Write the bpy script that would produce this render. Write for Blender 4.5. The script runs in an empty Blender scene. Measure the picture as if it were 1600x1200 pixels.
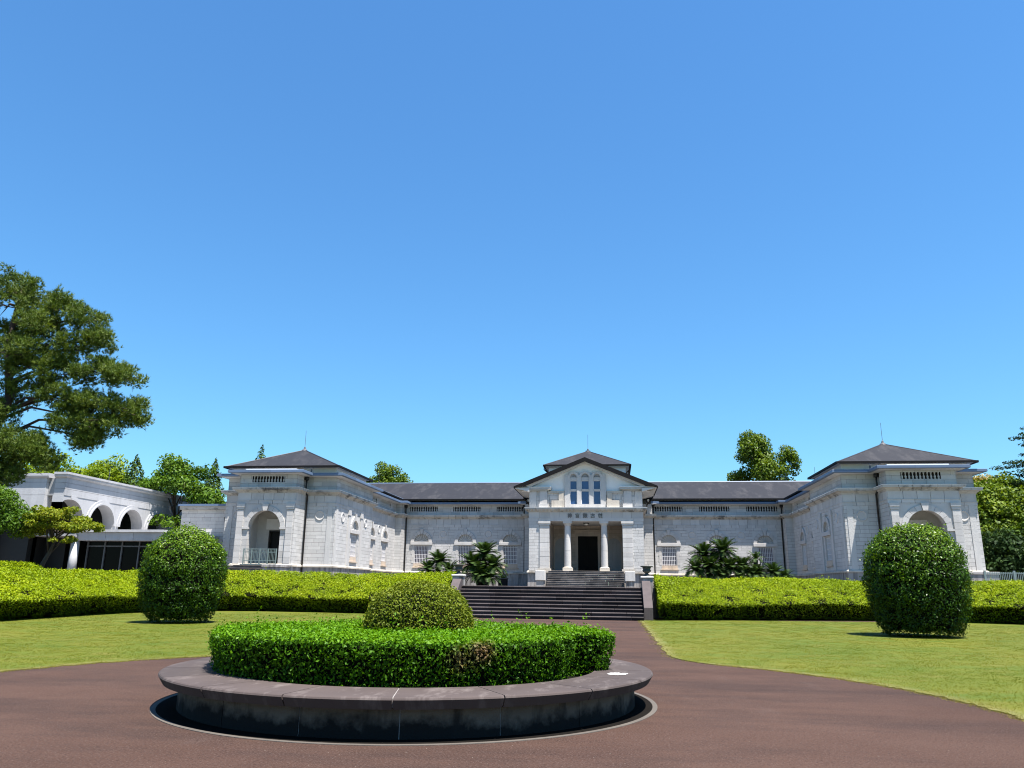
import bpy, math, random
import numpy as np
from mathutils import Vector, Matrix

random.seed(7)
RNG = np.random.default_rng(7)
SC = bpy.context.scene
COL = SC.collection
R = math.radians

# ------------------------------------------------------------------ camera, sky, sun, exposure
CAM_POS = Vector((2.888, 0.0, 1.55))
cam = bpy.data.cameras.new('camera')
cam.sensor_fit = 'HORIZONTAL'
cam.sensor_width = 36.0
cam.lens = 27.244
cam.clip_start = 0.1
cam.clip_end = 4000.0
camo = bpy.data.objects.new('camera', cam)
COL.objects.link(camo)
_y, _p, _r = R(7.5186), R(14.672), R(0.711)
_fh = Vector((-math.sin(_y), math.cos(_y), 0)); _rt = Vector((math.cos(_y), math.sin(_y), 0))
_fw = _fh * math.cos(_p) + Vector((0, 0, math.sin(_p)))
_up = -_fh * math.sin(_p) + Vector((0, 0, math.cos(_p)))
_r2 = _rt * math.cos(_r) + _up * math.sin(_r)
_u2 = -_rt * math.sin(_r) + _up * math.cos(_r)
camo.matrix_world = Matrix(((_r2.x, _u2.x, -_fw.x, CAM_POS.x), (_r2.y, _u2.y, -_fw.y, CAM_POS.y),
                            (_r2.z, _u2.z, -_fw.z, CAM_POS.z), (0, 0, 0, 1)))
SC.camera = camo

SUN_DIR = Vector((0.26, -0.21, 1.0)).normalized()
SUN_EL = math.asin(SUN_DIR.z)
SUN_AZ = math.atan2(SUN_DIR.x, SUN_DIR.y)
world = bpy.data.worlds.new('World')
SC.world = world
world.use_nodes = True
wn = world.node_tree.nodes; wl = world.node_tree.links
wn.clear()
w_out = wn.new('ShaderNodeOutputWorld'); w_bg = wn.new('ShaderNodeBackground'); w_sky = wn.new('ShaderNodeTexSky')
w_sky.sky_type = 'NISHITA'; w_sky.sun_disc = False
w_sky.sun_elevation = SUN_EL; w_sky.sun_rotation = SUN_AZ
w_sky.altitude = 0.0; w_sky.air_density = 1.5; w_sky.dust_density = 0.0; w_sky.ozone_density = 6.0
w_bg.inputs['Strength'].default_value = 0.05
w_mul = wn.new('ShaderNodeMix'); w_mul.data_type = 'RGBA'; w_mul.blend_type = 'MULTIPLY'
w_mul.inputs[0].default_value = 1.0; w_mul.inputs[7].default_value = (0.59, 0.99, 1.26, 1)
wl.new(w_sky.outputs[0], w_mul.inputs[6]); wl.new(w_mul.outputs[2], w_bg.inputs['Color']); wl.new(w_bg.outputs[0], w_out.inputs['Surface'])
sun = bpy.data.lights.new('sun', 'SUN')
sun.energy = 5.0; sun.angle = R(0.53); sun.color = (1.0, 0.955, 0.90)
suno = bpy.data.objects.new('sun', sun); COL.objects.link(suno)
suno.rotation_euler = (-SUN_DIR).to_track_quat('-Z', 'Y').to_euler()
SC.view_settings.view_transform = 'Standard'
SC.view_settings.look = 'None'
SC.view_settings.gamma = 1.0
SC.view_settings.exposure = 1.6
SC.view_settings.use_curve_mapping = False
SC.render.engine = 'CYCLES'
SC.cycles.filter_width = 1.1
SC.cycles.max_bounces = 6
SC.cycles.diffuse_bounces = 3
SC.cycles.transparent_max_bounces = 4

# ------------------------------------------------------------------ materials
def nmat(name):
    m = bpy.data.materials.new(name); m.use_nodes = True
    nt = m.node_tree; nt.nodes.clear()
    out = nt.nodes.new('ShaderNodeOutputMaterial'); b = nt.nodes.new('ShaderNodeBsdfPrincipled')
    nt.links.new(b.outputs[0], out.inputs[0])
    return m, nt, b, out

def N(nt, t, **kw):
    n = nt.nodes.new(t)
    for k, v in kw.items():
        if k in ('operation', 'blend_type', 'data_type', 'noise_dimensions', 'attribute_name', 'feature', 'distance', 'clamp', 'use_clamp', 'factor_mode'):
            setattr(n, k, v)
    return n

def pos(nt, scale=(1, 1, 1)):
    g = nt.nodes.new('ShaderNodeNewGeometry'); mp = nt.nodes.new('ShaderNodeMapping')
    mp.inputs['Scale'].default_value = scale
    nt.links.new(g.outputs['Position'], mp.inputs['Vector'])
    return mp.outputs[0]

def noise(nt, scale, detail=4, rough=0.6, vec=None, stretch=(1, 1, 1)):
    n = nt.nodes.new('ShaderNodeTexNoise')
    n.inputs['Scale'].default_value = scale; n.inputs['Detail'].default_value = detail; n.inputs['Roughness'].default_value = rough
    nt.links.new(vec or pos(nt, stretch), n.inputs['Vector'])
    return n.outputs['Fac']

def ramp(nt, src, stops):
    r = nt.nodes.new('ShaderNodeValToRGB')
    e = r.color_ramp.elements
    while len(e) < len(stops): e.new(0.5)
    for i, (p, c) in enumerate(stops):
        e[i].position = p
        e[i].color = (c, c, c, 1) if isinstance(c, (int, float)) else (*c, 1)
    nt.links.new(src, r.inputs[0])
    return r.outputs[0]

def mix(nt, a, b, fac, mode='MIX'):
    m = nt.nodes.new('ShaderNodeMix'); m.data_type = 'RGBA'; m.blend_type = mode
    for sock, v in ((m.inputs[0], fac), (m.inputs[6], a), (m.inputs[7], b)):
        if isinstance(v, (int, float)): sock.default_value = v
        elif isinstance(v, tuple): sock.default_value = (*v, 1)
        else: nt.links.new(v, sock)
    return m.outputs[2]

def math_(nt, op, a, b=None, c=None):
    m = nt.nodes.new('ShaderNodeMath'); m.operation = op
    for i, v in enumerate((a, b, c)):
        if v is None: continue
        if isinstance(v, (int, float)): m.inputs[i].default_value = v
        else: nt.links.new(v, m.inputs[i])
    return m.outputs[0]

def bump(nt, b, h, dist, strength=0.5):
    n = nt.nodes.new('ShaderNodeBump'); n.inputs['Strength'].default_value = strength; n.inputs['Distance'].default_value = dist
    nt.links.new(h, n.inputs['Height']); nt.links.new(n.outputs[0], b.inputs['Normal'])

def tint(nt, col, k):
    a = nt.nodes.new('ShaderNodeAttribute'); a.attribute_name = 'tint'
    f = math_(nt, 'MULTIPLY_ADD', a.outputs['Fac'], k, 1.0)
    v = nt.nodes.new('ShaderNodeVectorMath'); v.operation = 'SCALE'
    nt.links.new(col, v.inputs[0]); nt.links.new(f, v.inputs['Scale'])
    return v.outputs[0]

def stone(name, a, b_, stain=0.35, stain_col=(0.05, 0.045, 0.04), rough=0.8, grain=9.0, k=0.25, streak=(1.2, 1.2, 0.12), lo=0.5, hi=0.75, bd=0.02):
    m, nt, b, _ = nmat(name)
    c = mix(nt, a, b_, ramp(nt, noise(nt, 0.9, 5), [(0.35, 0.0), (0.68, 1.0)]))
    c = mix(nt, c, (a[0] * 0.82, a[1] * 0.8, a[2] * 0.78), math_(nt, 'MULTIPLY', noise(nt, grain, 3), 0.35))
    s = noise(nt, 1.1, 6, 0.65, stretch=streak)
    c = mix(nt, c, stain_col, math_(nt, 'MULTIPLY', ramp(nt, s, [(lo, 0.0), (hi, 1.0)]), stain))
    c = tint(nt, c, k)
    nt.links.new(c, b.inputs['Base Color'])
    b.inputs['Roughness'].default_value = rough
    b.inputs['Specular IOR Level'].default_value = 0.3
    bump(nt, b, noise(nt, 14.0, 4), bd, 0.4)
    return m

def plain(name, col, rough=0.6, metal=0.0, var=0.15, scale=3.0, spec=0.4):
    m, nt, b, _ = nmat(name)
    c = mix(nt, col, tuple(x * (1 - var * 2) for x in col), ramp(nt, noise(nt, scale, 5), [(0.35, 0.0), (0.75, 1.0)]))
    c = tint(nt, c, 0.3)
    nt.links.new(c, b.inputs['Base Color'])
    b.inputs['Roughness'].default_value = rough; b.inputs['Metallic'].default_value = metal
    b.inputs['Specular IOR Level'].default_value = spec
    return m

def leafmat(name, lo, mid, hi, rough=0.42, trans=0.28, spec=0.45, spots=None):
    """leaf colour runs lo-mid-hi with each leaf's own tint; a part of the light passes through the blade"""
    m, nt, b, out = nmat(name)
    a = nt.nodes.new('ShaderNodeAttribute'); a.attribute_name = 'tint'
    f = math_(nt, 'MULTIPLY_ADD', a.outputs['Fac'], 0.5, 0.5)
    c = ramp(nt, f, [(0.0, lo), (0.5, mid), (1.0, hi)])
    c = mix(nt, c, mid, math_(nt, 'MULTIPLY', noise(nt, 0.8, 3), 0.4))
    if spots: c = spots(nt, c)
    nt.links.new(c, b.inputs['Base Color'])
    b.inputs['Roughness'].default_value = rough; b.inputs['Specular IOR Level'].default_value = spec
    tr = nt.nodes.new('ShaderNodeBsdfTranslucent')
    tc = mix(nt, c, (1.15, 1.15, 0.15), 1.0, 'MULTIPLY')
    nt.links.new(tc, tr.inputs['Color'])
    ms = nt.nodes.new('ShaderNodeMixShader'); ms.inputs[0].default_value = trans
    nt.links.new(b.outputs[0], ms.inputs[1]); nt.links.new(tr.outputs[0], ms.inputs[2])
    nt.links.new(ms.outputs[0], out.inputs[0])
    return m

M = {}
M['ashlar'] = stone('pale_ashlar', (0.48, 0.462, 0.44), (0.425, 0.41, 0.392), 0.2, k=0.13)
M['rubble'] = stone('textured_ashlar', (0.48, 0.468, 0.448), (0.43, 0.42, 0.405), 0.12, k=0.10, grain=5.0, bd=0.05)
M['mortar'] = stone('stone_joint', (0.15, 0.138, 0.125), (0.11, 0.10, 0.09), 0.3)
M['cornice'] = stone('weathered_cornice', (0.42, 0.395, 0.355), (0.34, 0.32, 0.29), 0.8, (0.035, 0.032, 0.03), k=0.22, streak=(0.7, 0.7, 0.9), lo=0.52, hi=0.66)
M['basecourse'] = stone('base_course', (0.47, 0.43, 0.37), (0.41, 0.36, 0.30), 0.5, (0.12, 0.09, 0.06), k=0.25)
M['plinth'] = stone('stained_plinth', (0.32, 0.30, 0.285), (0.25, 0.235, 0.22), 0.85, (0.03, 0.025, 0.025), k=0.25, streak=(2.2, 2.2, 0.25), lo=0.45, hi=0.68)
M['plaster'] = plain('white_plaster', (0.72, 0.71, 0.69), 0.8, var=0.04)
M['inner_plaster'] = plain('grey_inner_plaster', (0.52, 0.50, 0.47), 0.85, var=0.05)
M['bluemetal'] = plain('blue_grey_metal', (0.10, 0.145, 0.225), 0.5, 0.0, 0.06, 0.7)
M['soffit'] = plain('pale_soffit', (0.50, 0.49, 0.47), 0.7, var=0.05)
M['gutter'] = plain('dark_gutter', (0.007, 0.0062, 0.0068), 0.7, 0.0, 0.2, 3.0, 0.15)
M['pipe'] = plain('dark_downpipe', (0.012, 0.011, 0.011), 0.55)
M['pane'] = plain('blue_glass_pane', (0.025, 0.06, 0.16), 0.08, 0.0, 0.2, 0.4, 0.6)
M['blind'] = plain('lavender_grey_pane', (0.20, 0.18, 0.215), 0.25, 0.0, 0.1, 1.5, 0.5)
M['whitebar'] = plain('white_painted_iron', (0.66, 0.645, 0.64), 0.5, 0.0, 0.06)
M['sill'] = stone('ochre_sill', (0.52, 0.42, 0.32), (0.48, 0.40, 0.33), 0.4)
M['dark'] = plain('dark_interior', (0.006, 0.006, 0.006), 0.6)
M['door'] = plain('black_door_leaf', (0.005, 0.0048, 0.0045), 0.7, 0.0, 0.1, 3.0, 0.15)
M['porch'] = stone('brown_porch_stone', (0.40, 0.33, 0.275), (0.34, 0.285, 0.24), 0.25, k=0.2)
M['greenrail'] = plain('pale_green_railing', (0.16, 0.21, 0.20), 0.6)
M['bronze'] = plain('dark_bronze', (0.05, 0.048, 0.045), 0.5, 0.3)
M['urn'] = stone('verdigris_urn', (0.075, 0.078, 0.07), (0.045, 0.047, 0.044), 0.4, (0.03, 0.03, 0.03), grain=20)
M['concrete'] = stone('annex_concrete', (0.43, 0.43, 0.44), (0.37, 0.37, 0.38), 0.3, (0.10, 0.10, 0.10), k=0.12, grain=12)
M['concrete_dark'] = stone('grey_concrete', (0.30, 0.30, 0.30), (0.24, 0.24, 0.245), 0.4, k=0.2)
M['steel'] = plain('grey_steel', (0.10, 0.10, 0.105), 0.5, 0.2)
M['glass_dark'] = plain('dark_shop_glass', (0.004, 0.0038, 0.0035), 0.2, 0.0, 0.1, 1.0, 0.06)

def slate():
    m, nt, b, _ = nmat('dark_slate')
    c = mix(nt, (0.0125, 0.0130, 0.0165), (0.0185, 0.0190, 0.0235), noise(nt, 1.6, 5, stretch=(1, 1, 1)))
    c = mix(nt, c, (0.06, 0.057, 0.058), math_(nt, 'MULTIPLY', ramp(nt, noise(nt, 0.55, 7, 0.75, stretch=(1.6, 0.5, 1)), [(0.5, 0.0), (0.75, 1.0)]), 0.6))
    c = tint(nt, c, 0.3)
    nt.links.new(c, b.inputs['Base Color']); b.inputs['Roughness'].default_value = 0.75; b.inputs['Specular IOR Level'].default_value = 0.2
    return m
M['slate'] = slate()
M['cap'] = plain('dark_blue_ridge_cap', (0.022, 0.026, 0.036), 0.6)

def asphalt():
    m, nt, b, _ = nmat('red_brown_asphalt')
    c = mix(nt, (0.051, 0.028, 0.0205), (0.068, 0.0395, 0.030), ramp(nt, noise(nt, 0.30, 6, 0.65), [(0.35, 0.0), (0.68, 1.0)]))
    c = mix(nt, c, (0.027, 0.0175, 0.0155), ramp(nt, noise(nt, 0.34, 7, 0.74, stretch=(0.4, 1.2, 1)), [(0.45, 0.0), (0.66, 0.9)]))
    c = mix(nt, c, (0.078, 0.056, 0.049), ramp(nt, noise(nt, 0.9, 6, 0.7, stretch=(1.3, 0.5, 1)), [(0.60, 0.0), (0.80, 0.6)]))
    c = mix(nt, c, (0.105, 0.076, 0.066), math_(nt, 'MULTIPLY', ramp(nt, noise(nt, 46.0, 4, 0.75), [(0.52, 0.0), (0.66, 1.0)]), 0.8))
    c = mix(nt, c, (0.016, 0.011, 0.010), math_(nt, 'MULTIPLY', ramp(nt, noise(nt, 34.0, 4, 0.75), [(0.53, 0.0), (0.66, 1.0)]), 0.75))
    v = nt.nodes.new('ShaderNodeTexVoronoi'); v.inputs['Scale'].default_value = 7.0; nt.links.new(pos(nt), v.inputs['Vector'])
    c = mix(nt, c, (0.22, 0.19, 0.16), ramp(nt, v.outputs['Distance'], [(0.028, 1.0), (0.045, 0.0)]))
    nt.links.new(c, b.inputs['Base Color']); b.inputs['Roughness'].default_value = 0.95
    b.inputs['Specular IOR Level'].default_value = 0.1
    bump(nt, b, noise(nt, 40.0, 4, 0.75), 0.02, 0.8)
    return m
M['asphalt'] = asphalt()

def turf(name='mown_turf'):
    m, nt, b, _ = nmat(name)
    c = mix(nt, (0.054, 0.076, 0.003), (0.104, 0.102, 0.008), ramp(nt, noise(nt, 0.28, 6, 0.65, stretch=(1, 0.55, 1)), [(0.35, 0.0), (0.68, 1.0)]))
    c = mix(nt, c, (0.036, 0.076, 0.005), ramp(nt, noise(nt, 0.8, 6, 0.7, stretch=(0.5, 1.2, 1)), [(0.47, 0.0), (0.66, 0.95)]))
    c = mix(nt, c, (0.135, 0.110, 0.026), ramp(nt, noise(nt, 1.1, 6, 0.7, stretch=(0.5, 1.3, 1)), [(0.53, 0.0), (0.72, 0.85)]))
    c = mix(nt, c, (0.040, 0.056, 0.007), math_(nt, 'MULTIPLY', ramp(nt, noise(nt, 38.0, 3, 0.7), [(0.38, 0.0), (0.70, 1.0)]), 0.45))
    c = mix(nt, c, (0.165, 0.15, 0.035), math_(nt, 'MULTIPLY', ramp(nt, noise(nt, 31.0, 3, 0.7), [(0.50, 0.0), (0.70, 1.0)]), 0.45))
    # dry straw-coloured rim along the round drive
    g = nt.nodes.new('ShaderNodeNewGeometry'); sp = nt.nodes.new('ShaderNodeSeparateXYZ')
    nt.links.new(g.outputs['Position'], sp.inputs[0])
    dy = math_(nt, 'SUBTRACT', sp.outputs[1], 11.54)
    rad = math_(nt, 'SQRT', math_(nt, 'ADD', math_(nt, 'MULTIPLY', sp.outputs[0], sp.outputs[0]), math_(nt, 'MULTIPLY', dy, dy)))
    e1 = math_(nt, 'SUBTRACT', rad, 8.0)
    e2 = math_(nt, 'SUBTRACT', math_(nt, 'ABSOLUTE', sp.outputs[0]), 4.1)
    e = math_(nt, 'ADD', math_(nt, 'MINIMUM', math_(nt, 'MAXIMUM', e1, 0.0), math_(nt, 'MAXIMUM', e2, 0.0)), math_(nt, 'MULTIPLY', noise(nt, 2.2, 4), 0.5))
    c = mix(nt, c, (0.19, 0.165, 0.075), ramp(nt, e, [(0.15, 0.7), (0.55, 0.0)]))
    nt.links.new(c, b.inputs['Base Color']); b.inputs['Roughness'].default_value = 0.8
    b.inputs['Specular IOR Level'].default_value = 0.15
    return m
M['turf'] = turf()
M['earth'] = stone('far_ground', (0.10, 0.11, 0.05), (0.13, 0.11, 0.07), 0.3)
M['paving'] = stone('terrace_paving', (0.15, 0.135, 0.12), (0.12, 0.108, 0.098), 0.4)
M['coping'] = stone('purple_brown_coping', (0.058, 0.044, 0.040), (0.040, 0.030, 0.028), 0.7, (0.120, 0.100, 0.092), rough=0.85, grain=40.0, k=0.25, streak=(5.0, 1.6, 1.0), lo=0.52, hi=0.72, bd=0.01)
def planter_wall():
    m, nt, b, _ = nmat('sooty_planter_wall')
    c = mix(nt, (0.13, 0.112, 0.092), (0.085, 0.073, 0.062), noise(nt, 3.0, 5))
    g = nt.nodes.new('ShaderNodeNewGeometry'); sp = nt.nodes.new('ShaderNodeSeparateXYZ'); nt.links.new(g.outputs['Position'], sp.inputs[0])
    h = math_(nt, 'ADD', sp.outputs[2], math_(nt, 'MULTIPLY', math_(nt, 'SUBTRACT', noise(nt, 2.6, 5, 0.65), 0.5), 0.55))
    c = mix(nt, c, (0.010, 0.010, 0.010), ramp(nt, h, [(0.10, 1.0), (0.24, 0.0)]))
    c = mix(nt, c, (0.012, 0.012, 0.012), math_(nt, 'MULTIPLY', ramp(nt, noise(nt, 3.5, 5, 0.6, stretch=(1.6, 1.6, 0.25)), [(0.55, 0.0), (0.72, 1.0)]), 0.8))
    c = tint(nt, c, 0.15); nt.links.new(c, b.inputs['Base Color']); b.inputs['Roughness'].default_value = 0.9; b.inputs['Specular IOR Level'].default_value = 0.15
    bump(nt, b, noise(nt, 60.0, 3), 0.006, 0.6)
    return m
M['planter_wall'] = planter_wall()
M['grout'] = plain('pale_grout', (0.22, 0.20, 0.19), 0.9)
M['ringconc'] = stone('gutter_concrete', (0.095, 0.083, 0.07), (0.07, 0.06, 0.052), 0.5, grain=40)
M['stepstone'] = stone('dark_step_stone', (0.038, 0.030, 0.031), (0.024, 0.020, 0.021), 0.55, (0.09, 0.048, 0.048), k=0.35, streak=(1.2, 1, 1), lo=0.55, hi=0.75)
M['tread'] = stone('sunlit_tread_edge', (0.105, 0.090, 0.088), (0.075, 0.064, 0.063), 0.4, (0.035, 0.03, 0.03), rough=1.0, k=0.3)
M['tread'].node_tree.nodes['Principled BSDF'].inputs['Specular IOR Level'].default_value = 0.04
M['stepstone'].node_tree.nodes['Principled BSDF'].inputs['Specular IOR Level'].default_value = 0.04
M['tread'] = stone('sunlit_tread_edge', (0.105, 0.090, 0.088), (0.075, 0.064, 0.063), 0.4, (0.035, 0.03, 0.03), rough=1.0, k=0.3)  # paler than the riser stone, sunlight on the nosings painted in
M['tread'].node_tree.nodes['Principled BSDF'].inputs['Specular IOR Level'].default_value = 0.04
M['stepstone'].node_tree.nodes['Principled BSDF'].inputs['Roughness'].default_value = 1.0
M['upstep'] = stone('weathered_step_stone', (0.15, 0.135, 0.125), (0.075, 0.067, 0.063), 0.8, (0.03, 0.027, 0.027), k=0.35, streak=(1.0, 1, 1), lo=0.45, hi=0.68)
M['gutterbed'] = plain('dirty_shaded_gutter_bed', (0.009, 0.0078, 0.0068), 1.0, 0, 0.1, 3.0, 0.02)  # dirt, with the coping's shadow painted in as near black
M['bark'] = stone('grey_bark', (0.055, 0.044, 0.035), (0.035, 0.028, 0.022), 0.5, grain=25, streak=(4, 4, 0.6))
M['pinebark'] = stone('red_pine_bark', (0.068, 0.042, 0.031), (0.042, 0.030, 0.025), 0.5, grain=25, streak=(4, 4, 0.6))
M['woodfloor'] = plain('shaded_woodland_floor', (0.020, 0.028, 0.010), 0.9)
M['core'] = plain('shaded_twigs', (0.006, 0.006, 0.004), 0.95, 0, 0.1, 3.0, 0.05)

def brown_patch(nt, c):
    g = nt.nodes.new('ShaderNodeNewGeometry')
    def blob(p, r):
        v = nt.nodes.new('ShaderNodeVectorMath'); v.operation = 'DISTANCE'
        nt.links.new(g.outputs['Position'], v.inputs[0]); v.inputs[1].default_value = p
        return ramp(nt, math_(nt, 'ADD', v.outputs['Value'], math_(nt, 'MULTIPLY', noise(nt, 9.0, 3), 0.22)), [(r, 1.0), (r + 0.2, 0.0)])
    f = math_(nt, 'MAXIMUM', blob((1.33, 9.42, 0.80), 0.16), blob((1.12, 9.30, 0.72), 0.13))
    return mix(nt, c, (0.15, 0.085, 0.05), math_(nt, 'MULTIPLY', f, 0.85))
M['boxleaf'] = leafmat('yew_leaf', (0.009, 0.028, 0.001), (0.056, 0.150, 0.003), (0.115, 0.235, 0.005), 0.5, 0.28, 0.12, spots=brown_patch)
M['lime'] = leafmat('lime_hedge_leaf', (0.028, 0.052, 0.001), (0.165, 0.235, 0.002), (0.29, 0.32, 0.005), 0.5, 0.28, 0.12)
M['topleaf'] = leafmat('topiary_leaf', (0.008, 0.026, 0.001), (0.042, 0.098, 0.003), (0.14, 0.215, 0.006), 0.42, 0.2, 0.2)
M['azalea'] = leafmat('olive_shrub_leaf', (0.045, 0.07, 0.004), (0.10, 0.135, 0.007), (0.18, 0.195, 0.015), 0.55, 0.22, 0.15)
M['pineleaf'] = leafmat('pine_needle', (0.028, 0.055, 0.007), (0.080, 0.125, 0.014), (0.15, 0.19, 0.026), 0.55, 0.2, 0.25)
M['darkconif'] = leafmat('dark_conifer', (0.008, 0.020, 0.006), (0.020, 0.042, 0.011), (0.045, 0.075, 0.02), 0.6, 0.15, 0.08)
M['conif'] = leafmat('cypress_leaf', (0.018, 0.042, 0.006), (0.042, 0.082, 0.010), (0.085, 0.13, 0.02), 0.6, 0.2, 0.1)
M['yellowgreen'] = leafmat('fresh_yellow_green', (0.07, 0.12, 0.008), (0.15, 0.215, 0.012), (0.25, 0.30, 0.02), 0.55, 0.35, 0.12)
M['midgreen'] = leafmat('broadleaf_green', (0.028, 0.068, 0.006), (0.068, 0.135, 0.011), (0.13, 0.21, 0.02), 0.5, 0.3, 0.15)
M['camphor'] = leafmat('camphor_leaf', (0.03, 0.06, 0.005), (0.075, 0.125, 0.009), (0.155, 0.20, 0.018), 0.5, 0.28, 0.18)
M['maple'] = leafmat('maple_leaf', (0.07, 0.11, 0.008), (0.15, 0.19, 0.014), (0.27, 0.26, 0.03), 0.55, 0.35, 0.12)
M['hill'] = leafmat('hill_leaf', (0.035, 0.065, 0.006), (0.088, 0.14, 0.012), (0.19, 0.235, 0.022), 0.55, 0.25, 0.15)
M['blossom'] = leafmat('yellow_blossom', (0.10, 0.10, 0.02), (0.24, 0.19, 0.05), (0.36, 0.27, 0.09), 0.5, 0.3)
M['cycad'] = leafmat('cycad_leaf', (0.009, 0.022, 0.005), (0.024, 0.050, 0.010), (0.055, 0.09, 0.018), 0.6, 0.12, 0.15)
M['twig'] = plain('bare_twig', (0.12, 0.095, 0.08), 0.8)
M['blade'] = leafmat('grass_blade', (0.050, 0.084, 0.003), (0.100, 0.112, 0.006), (0.175, 0.148, 0.036), 0.7, 0.25, 0.08)

# ------------------------------------------------------------------ mesh helpers
class MB:
    def __init__(s): s.v = []; s.f = []; s.t = []; s.m = []
    def add(s, vs, fs, t=0.0, m=0):
        o = len(s.v); s.v += [tuple(p) for p in vs]
        for f in fs: s.f.append(tuple(i + o for i in f)); s.t.append(t); s.m.append(m)
    def box(s, x0, x1, y0, y1, z0, z1, t=0.0, m=0):
        if x0 > x1: x0, x1 = x1, x0
        if y0 > y1: y0, y1 = y1, y0
        vs = [(x, y, z) for z in (z0, z1) for y in (y0, y1) for x in (x0, x1)]
        s.add(vs, [(0, 2, 3, 1), (4, 5, 7, 6), (0, 1, 5, 4), (2, 6, 7, 3), (0, 4, 6, 2), (1, 3, 7, 5)], t, m)
    def cbox(s, x0, x1, y0, y1, z0, z1, b=0.02, t=0.0, m=0):
        """box with all edges chamfered"""
        if x0 > x1: x0, x1 = x1, x0
        if y0 > y1: y0, y1 = y1, y0
        X, Y, Z = (x0, x1), (y0, y1), (z0, z1); vs = []; ix = {}
        for i in (0, 1):
            for j in (0, 1):
                for k in (0, 1):
                    c = (X[i], Y[j], Z[k]); d = ((1 - 2 * i) * b, (1 - 2 * j) * b, (1 - 2 * k) * b)
                    for a in range(3):
                        ix[i, j, k, a] = len(vs); vs.append(tuple(c[q] + (0 if q == a else d[q]) for q in range(3)))
        fs = []
        for i in (0, 1):
            fs.append([ix[i, j, k, 0] for j, k in ((0, 0), (1, 0), (1, 1), (0, 1))])
            fs.append([ix[j, i, k, 1] for j, k in ((0, 0), (1, 0), (1, 1), (0, 1))])
            fs.append([ix[j, k, i, 2] for j, k in ((0, 0), (1, 0), (1, 1), (0, 1))])
        for i in (0, 1):
            for j in (0, 1):
                fs.append([ix[i, j, 0, 0], ix[i, j, 1, 0], ix[i, j, 1, 1], ix[i, j, 0, 1]])
                fs.append([ix[i, 0, j, 0], ix[i, 1, j, 0], ix[i, 1, j, 2], ix[i, 0, j, 2]])
                fs.append([ix[0, i, j, 1], ix[1, i, j, 1], ix[1, i, j, 2], ix[0, i, j, 2]])
                for k in (0, 1): fs.append([ix[i, j, k, a] for a in range(3)])
        s.add(vs, fs, t, m)
    def prism(s, pts, a, d, t=0.0, m=0):
        """pts: 3D polygon, extruded along vector d"""
        n = len(pts); p = [Vector(q) for q in pts]; d = Vector(d)
        s.add(p + [q + d for q in p], [tuple(range(n))[::-1], tuple(range(n, 2 * n))] + [(i, (i + 1) % n, (i + 1) % n + n, i + n) for i in range(n)], t, m)
    def tube(s, pts, rs, n=6, t=0.0, m=0, cap=True):
        pts = [Vector(p) for p in pts]; vs = []
        for i, p in enumerate(pts):
            d = (pts[min(i + 1, len(pts) - 1)] - pts[max(i - 1, 0)]).normalized()
            u = d.orthogonal().normalized() if abs(d.z) > 0.95 else d.cross(Vector((0, 0, 1))).normalized()
            w = d.cross(u)
            r = rs[i] if isinstance(rs, (list, tuple)) else rs
            vs += [p + u * math.cos(2 * math.pi * k / n) * r + w * math.sin(2 * math.pi * k / n) * r for k in range(n)]
        fs = [(i * n + k, i * n + (k + 1) % n, (i + 1) * n + (k + 1) % n, (i + 1) * n + k) for i in range(len(pts) - 1) for k in range(n)]
        if cap: fs += [tuple(range(n))[::-1], tuple(range((len(pts) - 1) * n, len(pts) * n))]
        s.add(vs, fs, t, m)
    def lathe(s, prof, c, n=16, t=0.0, m=0):
        vs = [(c[0] + r * math.cos(2 * math.pi * k / n), c[1] + r * math.sin(2 * math.pi * k / n), c[2] + z) for r, z in prof for k in range(n)]
        fs = [(i * n + k, i * n + (k + 1) % n, (i + 1) * n + (k + 1) % n, (i + 1) * n + k) for i in range(len(prof) - 1) for k in range(n)]
        fs += [tuple(range(n))[::-1], tuple(range((len(prof) - 1) * n, len(prof) * n))]
        s.add(vs, fs, t, m)
    def mirror(s):
        s.v = [(-x, y, z) for x, y, z in s.v]; s.f = [f[::-1] for f in s.f]; return s
    def mesh(s, name, mats, off=(0, 0, 0), smooth=False):
        me = bpy.data.meshes.new(name)
        me.from_pydata([(x - off[0], y - off[1], z - off[2]) for x, y, z in s.v], [], s.f)
        for m in (mats if isinstance(mats, (list, tuple)) else [mats]): me.materials.append(m)
        if any(s.m): me.polygons.foreach_set('material_index', s.m)
        if any(s.t):
            a = me.attributes.new('tint', 'FLOAT', 'FACE'); a.data.foreach_set('value', s.t)
        if smooth: me.polygons.foreach_set('use_smooth', [True] * len(s.f))
        me.update()
        return me
    def build(s, name, mats, parent=None, smooth=False, kind=None):
        o = bpy.data.objects.new(name, s.mesh(name, mats, base_of(parent), smooth))
        link(o, parent)
        if kind: o['kind'] = kind
        return o

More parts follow.
